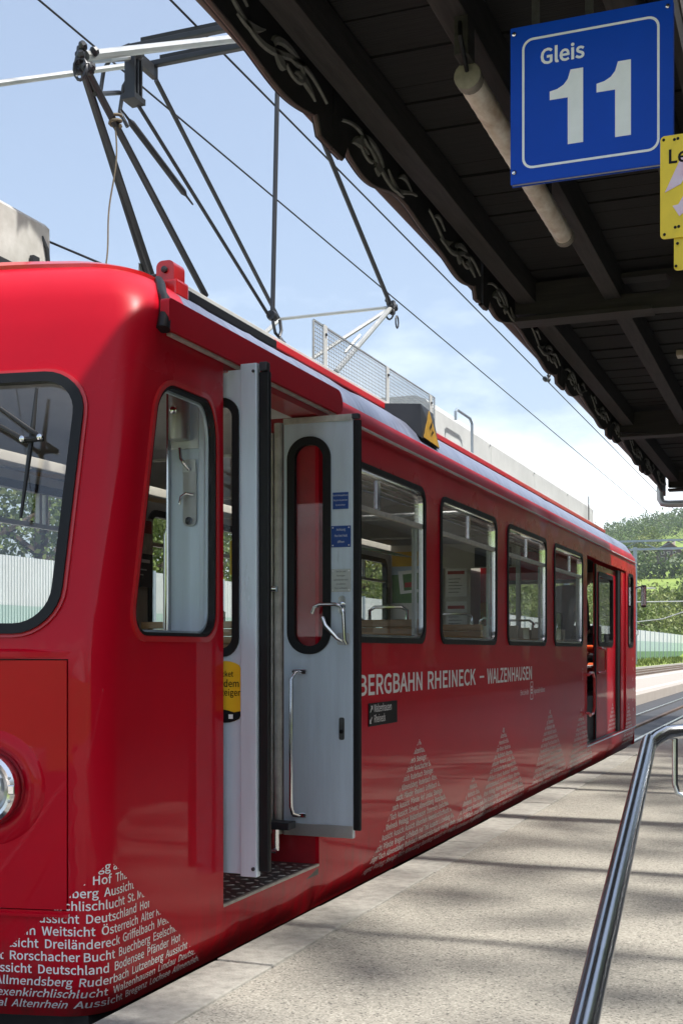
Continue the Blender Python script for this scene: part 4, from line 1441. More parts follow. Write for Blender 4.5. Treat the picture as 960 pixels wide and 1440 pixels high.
# ---------------------------------------------------------- far doorway: sliding leaf, handles
fd = plate('cab_door_leaf', [(15.45, .25), (17.10, .25), (17.10, 2.46), (15.45, 2.46)], [rrect(15.66, 16.86, 1.44, 2.36, .08)], planeX(-2.56), -.03, .0, 'red_paint', car)
lp = rrect(15.66, 16.86, 1.44, 2.36, .08)
plate('window_seal', inset(lp, -.02), [inset(lp, .035)], planeX(-2.56), -.034, .010, 'rubber', fd, smooth=True)
MB().box(-2.578, -2.574, 15.68, 16.84, 1.46, 2.34).build('pane', 'glass_window', fd)
MB().box(-2.566, -2.545, 15.40, 15.452, .25, 2.46, bev=.006).build('rubber_edge', 'rubber', fd)
MB().tube([(-2.556, 15.62, 1.40), (-2.515, 15.62, 1.395), (-2.505, 15.66, 1.39), (-2.505, 15.86, 1.38), (-2.505, 15.90, 1.34), (-2.505, 15.90, 1.12), (-2.51, 15.86, 1.085), (-2.556, 15.62, 1.08)], .014, 8).build('door_handle', 'red_trim', fd, True)
MB().tube([(-2.49, 14.36, 1.08), (-2.455, 14.36, 1.08), (-2.45, 14.40, 1.10), (-2.45, 14.62, 1.10), (-2.45, 14.70, 1.04), (-2.45, 14.72, .70), (-2.45, 14.64, .62), (-2.45, 14.42, .60), (-2.455, 14.36, .63), (-2.49, 14.36, .63)], .017, 8).build('grab_rail', 'red_trim', car, True)
MB().box(-2.98, -2.51, FDOOR[0], FDOOR[1], .16, .245).build('cab_step', 'tread', car)
MB().box(-3.0, -2.58, FDOOR[0] + .02, FDOOR[1], .245, .80).build('cab_step_riser', 'cloth_dark', car)
MB().box(-2.60, -2.530, 17.12, 17.36, .25, 2.48).build('pocket_shade', 'black', car)  # solid black block painting the shade of the recess beside the leaf
MB().box(-2.60, -2.520, 17.37, 17.71, .25, 2.48).build('door_pocket_panel', 'red_paint', car)
cs_ = MB().box(-4.7, -2.75, 17.4, 18.55, .80, 1.58, bev=.04).build('driver_desk', 'cloth_dark', car)
MB().box(-3.3, -2.85, 17.30, 17.75, 1.585, 1.72, bev=.03).build('desk_instrument', 'black', cs_)
for z, m_ in ((1.60, 'sign_yellow'), (1.86, 'sign_yellow'), (2.0, 'paper')):
    MB().box(-2.600, -2.594, 15.74, 15.86, z, z + .16).build('leaf_sticker', m_, fd)
# mirror at the far end
mr_ = MB().box(-2.44, -2.36, 18.84, 18.90, 2.02, 2.36, bev=.02).build('mirror', 'black', car)
MB().box(-2.432, -2.368, 18.834, 18.839, 2.05, 2.33).build('mirror_glass', 'chrome', mr_)
MB().tube([(-2.52, 18.66, 2.30), (-2.46, 18.80, 2.33), (-2.42, 18.86, 2.33)], .012, 8).build('mirror_arm', 'black', mr_, True)

# ---------------------------------------------------------- lettering on the car
side_map = planeX(SX)
def text_fit(name, s, mapper, off, m, parent, a0, a1, b0, b1, bold=.012):
    v, f = text2d(s, 1., bold)
    q = np.array(v)
    lo, hi = q.min(0), q.max(0)
    vv = [mapper(a0 + (a - lo[0]) / (hi[0] - lo[0]) * (a1 - a0), b0 + (b - lo[1]) / (hi[1] - lo[1]) * (b1 - b0), off) for a, b in v]
    return finish(name, vv, f, m, parent)
for s_, a0, a1, zz in (('BERGBAHN', 6.74, 7.985, (1.092, 1.222)), ('RHEINECK', 8.11, 9.40, (1.092, 1.222)), ('–', 9.52, 9.66, (1.145, 1.160)), ('WALZENHAUSEN', 9.76, 11.46, (1.088, 1.218))):
    text_fit('side_lettering', s_, side_map, .0015, 'print_white', car, a0, a1, *zz, bold=.034)
dp = MB().box(SX + .001, SX + .006, 6.895, 7.435, .905, 1.045, bev=.002).build('destination_plate', 'print_dark', car)
text_on('plate_lettering', 'Walzenhausen', planeX(SX + .006), .001, 'print_white', dp, (6.985, .990), .066, .012, .80)
text_on('plate_lettering', 'Rheineck', planeX(SX + .006), .001, 'print_white', dp, (6.985, .926), .066, .012, .80)
for z, up in ((.988, 1), (.924, -1)):
    y0 = 6.915
    b = MB()
    mpx = planeX(SX + .007)
    z0, z1 = (z + .002, z + .038) if up > 0 else (z + .038, z + .002)
    dz = 1 if up > 0 else -1
    pts = [(y0, z0), (y0 + .010, z0 - .0 * dz), (y0 + .040, z1 - .008 * dz), (y0 + .030, z1)]
    if up < 0:
        pts = [(y0 + .040, z0), (y0 + .030, z0), (y0, z1 + .008), (y0 + .010, z1)]
    b.add([mpx(a, c, 0) for a, c in pts], [(0, 1, 2, 3)])
    hx, hz = (y0 + .046, z1 + .004 * dz) if up > 0 else (y0 - .006, z1 - .004)
    q = -1 if up > 0 else 1
    b.add([mpx(a, c, 0) for a, c in [(hx, hz), (hx + q * .030, hz), (hx, hz - dz * .030)]], [(0, 1, 2)])
    b.build('direction_arrow', 'print_white', dp)
text_on('operator_lettering', 'Eine Linie der', side_map, .0015, 'print_white', car, (10.98, .955), .066, .0, .9)
text_on('operator_lettering', 'Appenzeller Bahnen', side_map, .0015, 'print_white', car, (11.55, .955), .066, .0, .9)
plate('operator_mark', rrect(11.40, 11.51, .90, 1.07, .01), [rrect(11.407, 11.503, .907, 1.063, .008)], side_map, .001, .002, 'print_white', car)
for k in range(3):
    MB().box(SX + .001, SX + .002, 11.43, 11.48, .955 + k * .028, .973 + k * .028).build('operator_mark_bar', 'print_white', car)
text_on('class_lettering', 'RhW 1', lambda a, b, t: (SX + t, 14.22 - (b - 1.0), 1.02 + (a - 14.2)), .0015, 'print_pale', car, (14.2, 1.0), .06, .0, .9)
WORDS = ['Aussicht', 'Deutschland', 'Weitsicht', 'Österreich', 'Alter Rhein', 'Dreiländereck', 'Griffelbach', 'Meldegg', 'Rorschacher Bucht', 'Buechberg', 'Eselschwanz', 'Bodensee', 'Pfänder', 'Hof', 'Allmendsberg', 'Ruderbach', 'Lutzenberg', 'Hexenkirchlischlucht', 'Walzenhausen', 'Lindau', 'Altenrhein', 'Bregenz', 'Schweiz', 'Thal', 'Steiniger Tisch', 'Rheineck']
rows_front = ['Meldegg a.', 'Hof  Thal', 'Aussicht  U', 'kirchlischlucht  St. Mar', 'Aussicht  Deutschland  Hof', 'Weitsicht  Österreich  Alter Rhein', 'Weitsicht  Dreiländereck  Griffelbach  Meldegg', 'Rorschacher Bucht  Buechberg  Eselschwanz', 'Aussicht  Deutschland  Bodensee  Pfänder  Hof', 'Thal  Allmendsberg  Ruderbach  Lutzenberg  Aussicht', 'Buechberg  Hexenkirchlischlucht  Walzenhausen  Lindau  Deutschland', 'Thal  Altenrhein  Aussicht  Bregenz  Lochsee  Allmendsberg', 'Hof  Weitsicht  Deutschland  Buechberg']
def mountain(name, apex_s, apex_z, slope_l, slope_r, rows, mapper, pitch, size, m, zmin=-.03, flip=1):
    """rows of words cut to a mountain outline; coordinates a grow to the reader's right"""
    bm = bmesh.new()
    z = apex_z - pitch * .75
    for i, rw in enumerate(rows):
        if z < zmin: break
        dz_ = apex_z - z + .01
        need_ = dz_ * (1 / slope_l + 1 / slope_r) + .12
        mid_ = dz_ * (1 / slope_r - 1 / slope_l) / 2
        v, f = text2d(rw, size, .022, 1.08, 'CENTER')
        gap_ = need_ - (max(p[0] for p in v) - min(p[0] for p in v))
        rr_ = random.Random(i * 7 + 3)
        while gap_ > 0:                                # lengthen short rows with further words at both ends
            a_, b_ = rr_.choice(WORDS), rr_.choice(WORDS)
            rw = a_ + '  ' + rw + '  ' + b_
            gap_ -= (len(a_) + len(b_) + 4) * size * .42
        v, f = text2d(rw, size, .022, 1.08, 'CENTER')
        v = [(p[0] + mid_, p[1]) for p in v]
        if f:
            vs = [bm.verts.new((a, z + b, 0)) for a, b in v]
            for t in f:
                try: bm.faces.new([vs[k] for k in t])
                except ValueError: pass
        z -= pitch
    # cut to the two slopes
    for sg, sl_ in ((-1, slope_l), (1, slope_r)):
        nrm_ = Vector((sg, 1 / sl_, 0)).normalized()
        bmesh.ops.bisect_plane(bm, geom=bm.verts[:] + bm.edges[:] + bm.faces[:], plane_co=(0, apex_z, 0), plane_no=nrm_, clear_outer=True)
    bm.verts.index_update()
    vv = [mapper(apex_s + flip * p.co.x, p.co.y, .0022) for p in bm.verts]
    ff = [[p.index for p in q.verts] for q in bm.faces]
    bm.free()
    if vv:
        return tag(finish(name, vv, ff, m, car), kind='stuff')
# on the front corner (reader's right = smaller s)
mountain('word_mountain', S_C - .125, .560, .84, .74, rows_front, shell, .0485, .0475, 'print_white', -.02, -1)
def rand_rows(n_, length, seed):
    rr = random.Random(seed)
    out = []
    for i in range(n_):
        s_ = ''
        need = 4 + i * length
        while len(s_) < need:
            s_ += rr.choice(WORDS) + '  '
        out.append(s_.strip())
    return out
side_map2 = lambda a, b, t: shell(YT - a, b, t)
for (ay, az, sl_, sr_, sd) in ((7.915, .765, 1.36, 1.30, 1), (9.32, .375, 1.2, 1.3, 2), (10.33, .71, 1.42, 1.35, 3), (12.32, .775, 1.5, 1.35, 4), (14.10, .71, 1.5, 1.4, 5)):
    mountain('word_mountain', ay, az, 1 / (1 / sl_ * 1.9), 1 / (1 / sr_ * 1.75), rand_rows(int(az / .0545) + 1, 6.2, sd), side_map2, .0545, .0525, 'print_pale', -.01, 1)
mountain('word_mountain', 16.85, .66, .8, .9, rand_rows(8, 5.5, 8), planeX(-2.56), .0545, .0525, 'print_pale', .26, 1)
mountain('word_mountain', 17.95, .62, 1.0, 1.0, rand_rows(12, 5.5, 9), side_map2, .0545, .0525, 'print_pale', -.01, 1)
for k, s_ in enumerate(('Aus', 'Tha', 'Hof', 'Rhe', 'Lin', 'Bod')):
    text_on('side_lettering', s_, side_map, .0015, 'print_pale', car, (18.36 + .05 * (k % 2), 1.22 - k * .15), .075, .0, .8)
rows_low = rand_rows(3, 0, 10)

# ================================================================== PERSON IN THE FAR CAB
pn = empty('person', (-3.02, 15.25, .80), 'person in dark jacket leaning forward in the far doorway of the railcar, dark hair', 'person')
def skin_body(name, nodes, edges, m, parent, root=0, sub=2):
    me = bpy.data.meshes.new(name)
    pl_ = wloc(parent)
    me.from_pydata([tuple(Vector(p) - pl_) for p, r in nodes], edges, [])
    me.materials.append(M[m])
    o = bpy.data.objects.new(name, me)
    col.objects.link(o)
    o.parent = parent
    md = o.modifiers.new('skin', 'SKIN')
    for i, (p, r) in enumerate(nodes):
        d = me.skin_vertices[0].data[i]
        d.radius = r if isinstance(r, tuple) else (r, r)
        d.use_root = (i == root)
    o.modifiers.new('smooth', 'SUBSURF').levels = sub
    o.modifiers['smooth'].render_levels = sub
    md.use_smooth_shade = True
    return o
nodes = [((-3.02, 15.25, 1.66), (.15, .12)),     # 0 pelvis
         ((-2.98, 15.40, 1.85), (.15, .11)),     # 1 belly
         ((-2.91, 15.62, 2.05), (.17, .12)),     # 2 chest
         ((-2.84, 15.86, 2.19), (.075, .075)),   # 3 neck
         ((-2.79, 16.02, 2.30), (.085, .075)),   # 4 jaw
         ((-2.76, 16.11, 2.41), (.10, .085)),    # 5 skull
         ((-2.755, 16.10, 2.49), (.075, .07)),   # 6 crown
         ((-2.74, 16.22, 2.33), (.018, .016)),   # 7 nose
         ((-3.12, 15.20, 1.25), .085), ((-3.13, 15.12, .88), .055), ((-3.11, 15.26, .83), .045),
         ((-2.92, 15.24, 1.25), .085), ((-2.92, 15.16, .88), .055), ((-2.90, 15.30, .83), .045),
         ((-3.10, 15.66, 2.10), .075), ((-3.18, 15.72, 1.80), .055), ((-3.05, 15.98, 1.68), .04),
         ((-2.76, 15.60, 2.06), .075), ((-2.72, 15.50, 1.76), .055), ((-2.70, 15.72, 1.58), .04)]
edges = [(0, 1), (1, 2), (2, 3), (3, 4), (4, 5), (5, 6), (4, 7), (0, 8), (8, 9), (9, 10), (0, 11), (11, 12), (12, 13), (2, 14), (14, 15), (15, 16), (2, 17), (17, 18), (18, 19)]
skin_body('body', nodes, edges, 'skin', pn)
jk = [((-3.02, 15.25, 1.60), (.18, .15)), ((-2.98, 15.40, 1.85), (.175, .135)), ((-2.91, 15.62, 2.05), (.195, .145)), ((-2.855, 15.81, 2.15), (.10, .10)),
      ((-3.10, 15.66, 2.10), .10), ((-3.18, 15.72, 1.80), .08), ((-3.09, 15.90, 1.71), .06), ((-2.76, 15.60, 2.06), .10), ((-2.72, 15.50, 1.76), .08), ((-2.705, 15.66, 1.63), .06),
      ((-3.12, 15.20, 1.25), .11), ((-3.13, 15.12, .92), .085), ((-2.92, 15.24, 1.25), .11), ((-2.92, 15.16, .92), .085)]
skin_body('jacket', jk, [(0, 1), (1, 2), (2, 3), (2, 4), (4, 5), (5, 6), (2, 7), (7, 8), (8, 9), (0, 10), (10, 11), (0, 12), (12, 13)], 'cloth_dark', pn)
hb_ = MB()
hv = []
for i in range(9):
    th = i / 8 * math.pi * .62
    for k in range(16):
        a = 2 * math.pi * k / 16
        hv.append((-2.76 + .118 * math.sin(th) * math.cos(a) * .9, 16.075 + .128 * math.sin(th) * math.sin(a), 2.43 + .135 * math.cos(th)))
hf = []
for i in range(8):
    for k in range(16):
        hf.append((i * 16 + k, (i + 1) * 16 + k, (i + 1) * 16 + (k + 1) % 16, i * 16 + (k + 1) % 16))
# hair sits back on the head
hv = [(x, y - .035 - .25 * max(0, 2.43 - z), z) for x, y, z in hv]
v, f = orient(hv, hf)
finish('hair', v, f, 'hair', pn, True, 80)
ea = MB().lathe([(.004, -.008), (.024, -.004), (.022, .006), (.004, .008)], (-2.655, 16.07, 2.36), (1, 0, 0), 12).build('ear', 'skin', pn, True)

# orange working jacket left over the seat of the cab
jt = empty('work_jacket', (-2.86, 16.6, .9), 'orange and black high-visibility jacket hung in the far doorway of the railcar', 'jacket')
bm_ = MB()
def cloth_strip(y0, y1, z0, z1, m, name, bulge):
    v, f = [], []
    nu, nv = 12, 8
    for i in range(nu):
        for j in range(nv):
            a, b = i / (nu - 1), j / (nv - 1)
            y = y0 + (y1 - y0) * a
            z = z0 + (z1 - z0) * b
            x = -2.86 + bulge + .05 * math.sin(a * 7 + b * 3) + .03 * math.sin(b * 9 + a * 2)
            v.append((x, y, z))
    for i in range(nu - 1):
        for j in range(nv - 1):
            f.append((i * nv + j, (i + 1) * nv + j, (i + 1) * nv + j + 1, i * nv + j + 1))
    o = finish(name, v, f, m, jt, True, 80)
    o.modifiers.new('t', 'SOLIDIFY').thickness = .03
cloth_strip(16.0, 17.25, .92, 1.06, 'cloth_dark', 'lining', 0)
cloth_strip(16.0, 17.2, 1.06, 1.20, 'cloth_orange', 'sleeve', .03)
cloth_strip(16.05, 17.2, 1.13, 1.17, 'print_white', 'reflective_band', .045)
cloth_strip(16.0, 17.25, 1.20, 1.33, 'cloth_dark', 'body', .0)
cloth_strip(16.0, 17.2, 1.32, 1.44, 'cloth_orange', 'collar', .02)
MB().box(-3.12, -2.90, 15.98, 17.28, .80, 1.48, bev=.03).build('cab_seat', 'cloth_dark', car)

# ================================================================== CANOPY
can = empty('station_canopy', (-.2, 9.2, 0), 'dark timber platform canopy with scalloped carved eaves board', 'canopy')
CX0, CX1 = -1.80, -.47
CY0, CY1 = 2.9, 16.25
# deck boards, one by one
nb = int((CY1 - CY0) / .142)
protos = []
for k in range(4):
    b = MB().box(CX0 + .02, CX1, CY0 + .002, CY0 + .139, 3.665 + .003 * k, 3.69 + .003 * k)
    protos.append(b)
first = [None] * 4
for i in range(nb):
    k = random.randrange(4)
    if first[k] is None:
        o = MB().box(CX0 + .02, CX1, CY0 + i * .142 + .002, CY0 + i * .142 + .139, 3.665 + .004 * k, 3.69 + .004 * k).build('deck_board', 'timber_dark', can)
        first[k] = (o, i, Vector(o.location))
    else:
        o = first[k][0].copy(); col.objects.link(o)
        o.location = first[k][2] + Vector((0, (i - first[k][1]) * .142, 0))
MB().box(CX0 - .13, CX1 + .02, CY0, CY1, 3.712, 3.805).build('roof_covering', 'sleeper', can)
MB().box(2.62, 4.62, CY0 - 4, CY1 + 20, 3.712, 3.80).build('sky_block_roof', 'timber_dark', can)  # added out of view to cut the skylight on the car side
MB().box(-.452, .34, 3.38, 3.78, 3.665, 3.69).build('sign_shade_board', 'timber_dark', can)  # unseen board added to keep the sun off the blue sign
# purlins
for x, z0, z1, w in ((-1.655, 3.515, 3.662, .11), (-1.13, 3.49, 3.662, .10), (-.60, 3.51, 3.662, .10)):
    MB().box(x - w / 2, x + w / 2, CY0, CY1 - .04, z0, z1, bev=.006).build('purlin', 'timber_beam', can)
MB().box(-1.74, -1.71, CY0, CY1 - .04, 3.56, 3.662).build('eaves_batten', 'timber_beam', can)
MB().box(-.49, -.455, CY0, CY1, 3.60, 3.71).build('edge_board', 'timber_beam', can)
# bracket arms with an opening and a curved foot, and posts that carry them
for y in (3.15, 7.52, 11.90, 16.05):
    ol = [(-1.73, 3.455), (-1.3, 3.43), (-.9, 3.41), (.4, 3.38), (1.4, 3.26), (2.0, 3.05), (2.4, 2.7), (2.48, 2.4), (2.50, 2.4), (2.50, 3.64), (-1.73, 3.64)]
    hl_ = [(-1.16, 3.52), (-.86, 3.50), (-.80, 3.53), (-.78, 3.58), (-.82, 3.61), (-1.16, 3.61)]
    h2 = [(1.30, 3.38), (1.9, 3.22), (2.30, 2.95), (2.36, 3.3), (2.30, 3.58), (1.3, 3.60)]
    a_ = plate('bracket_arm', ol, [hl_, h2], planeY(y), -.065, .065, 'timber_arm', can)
    MB().box(-1.73, -.90, y - .085, y + .085, 3.405, 3.43).build('arm_flange', 'timber_arm', a_)
    ps = MB().box(2.50, 2.66, y - .08, y + .08, .0, 3.64, bev=.01).build('post', 'timber_beam', can)
    MB().box(2.46, 2.70, y - .12, y + .12, .0, .30, bev=.015).build('post_foot', 'zinc', ps)
# rafters added between deck and posts to throw shadow stripes on the platform
for y, w in ((5.4, .08), (9.6, .26), (13.4, .30)):
    MB().box(-.452, 2.75, y, y + w, 3.645, 3.71).build('stripe_rafter', 'timber_beam', can)
MB().box(2.66, 2.76, CY0, CY1, 3.50, 3.643).build('wall_plate', 'timber_beam', can)
# scalloped, carved eaves boards
PER = 2.36
def low(t):           # t in 0..1 along one board
    z = 3.425 - .045 * math.sin(t * math.pi * 2 * 1.5 + .6) * math.sin(math.pi * t)
    z += .016 * math.cos(t * math.pi * 6)
    d = min(t, 1 - t)
    if d < .05: z = 3.372 + .0 * d
    elif d < .075: z = 3.372 + (z + .045 - 3.372) * (d - .05) / .025
    return z
y0 = 4.52 - PER
k = 0       # boards start a little before the deck
while y0 < CY1 - .2:
    y1 = min(y0 + PER, CY1)
    ol = []
    for i in range(61):
        t = i / 60
        y = y0 + .003 + (PER - .006) * t
        if y > y1 - .003: break
        ol.append((y, low(t)))
    ol += [(ol[-1][0], 3.72), (y0 + .003, 3.72)]
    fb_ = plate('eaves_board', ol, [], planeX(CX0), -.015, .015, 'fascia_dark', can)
    # worn moulding along the lower edge
    e = MB()
    e.tube([(CX0 + .002, y, z + .004) for y, z in ol[:-2]], .011, 6)
    e.build('edge_moulding', 'copper_edge', fb_, True)
    # scroll ornament: stem, leaves, buds
    def orn(pts, wds, nm):
        b = MB()
        n_ = len(pts)
        for i in range(n_):
            p = Vector(pts[i]); q = Vector(pts[min(i + 1, n_ - 1)]); o_ = Vector(pts[max(i - 1, 0)])
            d = (q - o_); d.normalize()
            s_ = Vector((-d.y, d.x)) * wds[i] * .75
            for tt, kk in ((.016, 1.0), (.024, .55)):
                for sg in (1, -1):
                    b.v.append((CX0 + tt, p.x + sg * s_.x * kk, p.y + sg * s_.y * kk))
        for i in range(n_ - 1):
            a = i * 4; c = a + 4
            b.f += [(a, a + 2, c + 2, c), (a + 2, a + 3, c + 3, c + 2), (a + 3, a + 1, c + 1, c + 3)]
        v, f = orient(b.v, b.f)
        return finish(nm, v, f, 'fascia_ornament', fb_)
    for hh_ in (0, 1):
        if y0 + hh_ * PER / 2 + 1.1 > y1: break
        off = y0 + hh_ * PER / 2
        fl_ = 1 if hh_ == 0 else -1
        def Q(a, z): return (off + (a if fl_ > 0 else PER / 2 - a), 3.515 + (z - 3.535) * 1.25)
        orn([Q(.08 + 1.0 * t, 3.535 + .035 * math.sin(t * 7.5)) for t in np.linspace(0, 1, 22)], [.008 + .012 * math.sin(math.pi * t) for t in np.linspace(0, 1, 22)], 'scroll_stem')
        orn([Q(.42 + .17 * math.cos(a) * (1 - a / 9), 3.53 + .055 * math.sin(a) * (1 - a / 9)) for a in np.linspace(0, 5.6, 20)], list(np.linspace(.024, .010, 20)), 'scroll')
        orn([Q(.20 + .20 * t, 3.500 + .10 * t - .08 * t * t) for t in np.linspace(0, 1, 8)], [.004, .016, .026, .032, .030, .022, .012, .004], 'leaf')
        orn([Q(.66 + .22 * t, 3.545 - .09 * t + .05 * t * t) for t in np.linspace(0, 1, 8)], [.004, .012, .020, .026, .024, .018, .010, .003], 'leaf')
        orn([Q(.80 + .20 * t, 3.555 + .03 * math.sin(t * 3)) for t in np.linspace(0, 1, 8)], [.004, .010, .016, .020, .018, .014, .008, .003], 'leaf')
        orn([Q(.48 + .10 * t, 3.50 + .02 * t) for t in np.linspace(0, 1, 7)], [.006, .030, .042, .046, .040, .026, .006], 'bud')
        orn([Q(.30 + .13 * t, 3.575 - .03 * t) for t in np.linspace(0, 1, 7)], [.004, .014, .022, .026, .022, .014, .004], 'leaf')
    y0 += PER
# metal gutter outside the boards and the downpipe at its far end
gt = MB()
gv_, n_ = [], 9
for y in (2.9, 16.3):
    for i in range(n_):
        a = math.pi + math.pi * i / (n_ - 1)
        gv_.append((CX0 - .085 + .05 * math.cos(a), y, 3.575 + .05 * math.sin(a)))
gt.v = gv_
gt.f = [(i, i + 1, n_ + i + 1, n_ + i) for i in range(n_ - 1)]
go = gt.build('gutter', 'copper_edge', can, True)
go.modifiers.new('t', 'SOLIDIFY').thickness = .004
dp_ = MB().tube([(CX0 - .06, 16.28, 3.50), (CX0 - .06, 16.28, 3.34), (CX0 - .03, 16.28, 3.285), (CX0 + .05, 16.28, 3.27), (2.4, 16.28, 3.235)], .048, 14)
dp_.build('downpipe', 'zinc', can, True)
MB().box(-.98, -.93, 9.6, 9.72, 3.62, 3.664, bev=.006).build('small_fitting', 'wood_pale', can)

# tubular lamp under the middle purlin
lm = empty('tube_lamp', (-1.13, 4.85, 3.27), 'dirty white tubular lamp under the canopy behind the blue sign', 'lamp')
pts, rad = [], []
yy = np.linspace(4.06, 5.74, 60)
for i, y in enumerate(yy):
    pts.append((-1.10, y, 3.325))
    rad.append(.043 + .0012 * (i % 3 == 0))
MB().tube(pts, rad, 18).build('tube', 'tube_dirty', lm, True, 60)
MB().lathe([(.038, 0), (.047, .004), (.047, .05), (.038, .055)], (-1.10, 4.02, 3.325), (0, 1, 0), 18).build('end_cap', 'lamp_cap', lm, True, 30)
MB().lathe([(.038, 0), (.047, .004), (.047, .05), (.038, .055)], (-1.10, 5.72, 3.325), (0, 1, 0), 18).build('end_cap', 'lamp_cap', lm, True, 30)
for y in (3.99, 5.30):
    MB().box(-1.125, -1.075, y - .045, y + .045, 3.36, 3.495, bev=.006).build('bracket', 'timber_beam', lm)
MB().tube([(-1.10, 3.93, 3.46), (-1.09, 3.90, 3.40), (-1.09, 3.94, 3.36), (-1.10, 4.02, 3.34)], .008, 8).build('cable', 'rubber', lm, True)

# ================================================================== SIGNS
sg_ = empty('platform_sign', (-.61, 3.6, 2.765), 'square blue sign reading Gleis 11 hung under the canopy', 'sign')
SY = 3.6
MB().box(-.850, -.375, SY, SY + .006, 2.765, 3.236, bev=.002).build('sign_panel', 'sign_blue', sg_)
MB().box(-.847, -.378, SY + .0065, SY + .022, 2.768, 3.233).build('sign_core', 'sign_back', sg_)
MB().box(-.850, -.375, SY + .0225, SY + .028, 2.765, 3.236, bev=.002).build('sign_panel', 'sign_blue', sg_)
mpS = planeY(SY)
plate('border_line', rrect(-.814, -.413, 2.806, 3.196, .032), [rrect(-.807, -.420, 2.813, 3.189, .026)], mpS, .0005, .0012, 'print_white', sg_)
text_on('sign_lettering', 'Gleis', mpS, .0012, 'print_white', sg_, (-.760, 3.112), .064, .042, .98)
one = [(0, .155), (.022, .159), (.040, .168), (.052, .182), (.060, .207), (.096, .207), (.096, 0), (.052, 0), (.052, .131), (0, .131)]
for x in (-.731, -.593):
    plate('sign_numeral', [(x + a * 1.03, 2.862 + b * 1.06) for a, b in one], [], mpS, .0005, .0012, 'print_white', sg_)
for x in (-.838, -.390):
    for z in (2.80, 3.215):
        MB().lathe([(.0065, 0), (.0065, .004), (.003, .006)], (x, SY, z), (0, -1, 0), 10).build('bolt', 'chrome', sg_)
for x in (-.78, -.62):
    MB().box(x - .012, x + .012, SY + .030, SY + .036, 3.0, 3.52).build('hanger', 'timber_beam', sg_)
MB().box(-1.08, -.56, SY + .037, SY + .060, 3.46, 3.509).build('hanger_bar', 'timber_beam', sg_)

yl = empty('warning_sign', (-.2, 3.3, 2.34), 'yellow warning sign with black lettering and faded arrow, beside the blue sign', 'sign')
YY = 3.36
plate('sign_panel', rrect(-.372, .01, 2.424, 2.700, .012), [], planeY(YY), -.004, .0, 'sign_yellow', yl)
plate('lower_panel', rrect(-.337, .01, 2.338, 2.450, .010), [], planeY(YY + .006), -.004, .0, 'sign_yellow', yl)
text_on('sign_lettering', 'Lebensgefahr', planeY(YY), .0012, 'print_dark', yl, (-.353, 2.625), .052, .040, .98)
plate('arrow_bolt', [(-.360, 2.548), (-.310, 2.636), (-.20, 2.640), (-.255, 2.585), (-.230, 2.585), (-.300, 2.506), (-.312, 2.530), (-.338, 2.486), (-.330, 2.500), (-.346, 2.508), (-.320, 2.470), (-.20, 2.50), (-.275, 2.575), (-.328, 2.562)][:1] + [(-.318, 2.636), (-.20, 2.652), (-.24, 2.600), (-.305, 2.588), (-.318, 2.566)], [], planeY(YY), .0005, .0012, 'faded_pink', yl)
plate('arrow_bolt', [(-.340, 2.510), (-.325, 2.512), (-.296, 2.560), (-.20, 2.57), (-.20, 2.53), (-.315, 2.486), (-.322, 2.480)], [], planeY(YY), .0005, .0012, 'faded_pink', yl)
for x, z in ((-.363, 2.690), (-.335, 2.687), (-.326, 2.6885), (-.361, 2.436), (-.333, 2.452), (-.324, 2.453), (-.327, 2.408), (-.331, 2.348)):
    MB().lathe([(.004, 0), (.004, .0012), (.002, .0016)], (x, YY, z), (0, -1, 0), 10).build('hole_ring', 'print_dark', yl)
for x in (-.30, -.05):
    MB().box(x - .012, x + .012, YY + .005, YY + .010, 2.60, 3.40).build('hanger', 'timber_beam', yl)
MB().box(-.36, .0, 3.217, YY + .012, 3.380, 3.405).build('hanger_bar', 'timber_beam', yl)
yl.location = yl.location + Vector((-.012, 0, .045))

# ================================================================== HANDRAIL
hr = empty('handrail', (-.3, 2.2, 0), 'polished steel tube handrail in the foreground with bent top', 'handrail')
P0 = Vector((-.222, .42, .571)); P1 = Vector((-.435, 3.545, 1.108))
d = (P1 - P0)
sp_ = P0 + d * .52
MB().tube([P0, P0 + d * .25, sp_], .0215, 28).build('rail', 'steel_rail', hr, True, 50)
MB().tube([sp_, sp_ + d * .003, P0 + d * .75, P1 - d * .012, P1], [.0215, .0219, .0219, .0219, .020], 28).build('rail', 'steel_rail', hr, True, 50)
MB().tube([P1 + Vector((.0, -.04, -.012)), P1 + Vector((.012, .02, .004)), P1 + Vector((.035, .075, .018)), P1 + Vector((.085, .125, .022)), P1 + Vector((.17, .15, .015)), P1 + Vector((.95, .16, .005))], .0215, 24).build('elbow', 'steel_rail', hr, True, 60)
MB().tube([P1 + Vector((.060, .10, .0)), P1 + Vector((.060, .10, -.13)), P1 + Vector((.068, .10, -.158)), P1 + Vector((.095, .10, -.168)), P1 + Vector((.95, .12, -.168))], .0085, 14).build('lower_bar', 'steel_rail', hr, True, 60)
MB().tube([P1 + Vector((.95, .16, .02)), (P1.x + .95, P1.y + .16, .0)], .021, 16).build('post', 'steel_rail', hr, True)
MB().tube([P0 + Vector((0, 0, .02)), (P0.x, P0.y, .0)], .021, 16).build('post', 'steel_rail', hr, True)
for q in ((P1.x + .95, P1.y + .16), (P0.x, P0.y)):
    MB().lathe([(.055, 0), (.055, .006), (.05, .009)], (*q, .0), (0, 0, 1), 20).build('base_flange', 'steel_rail', hr, True, 30)

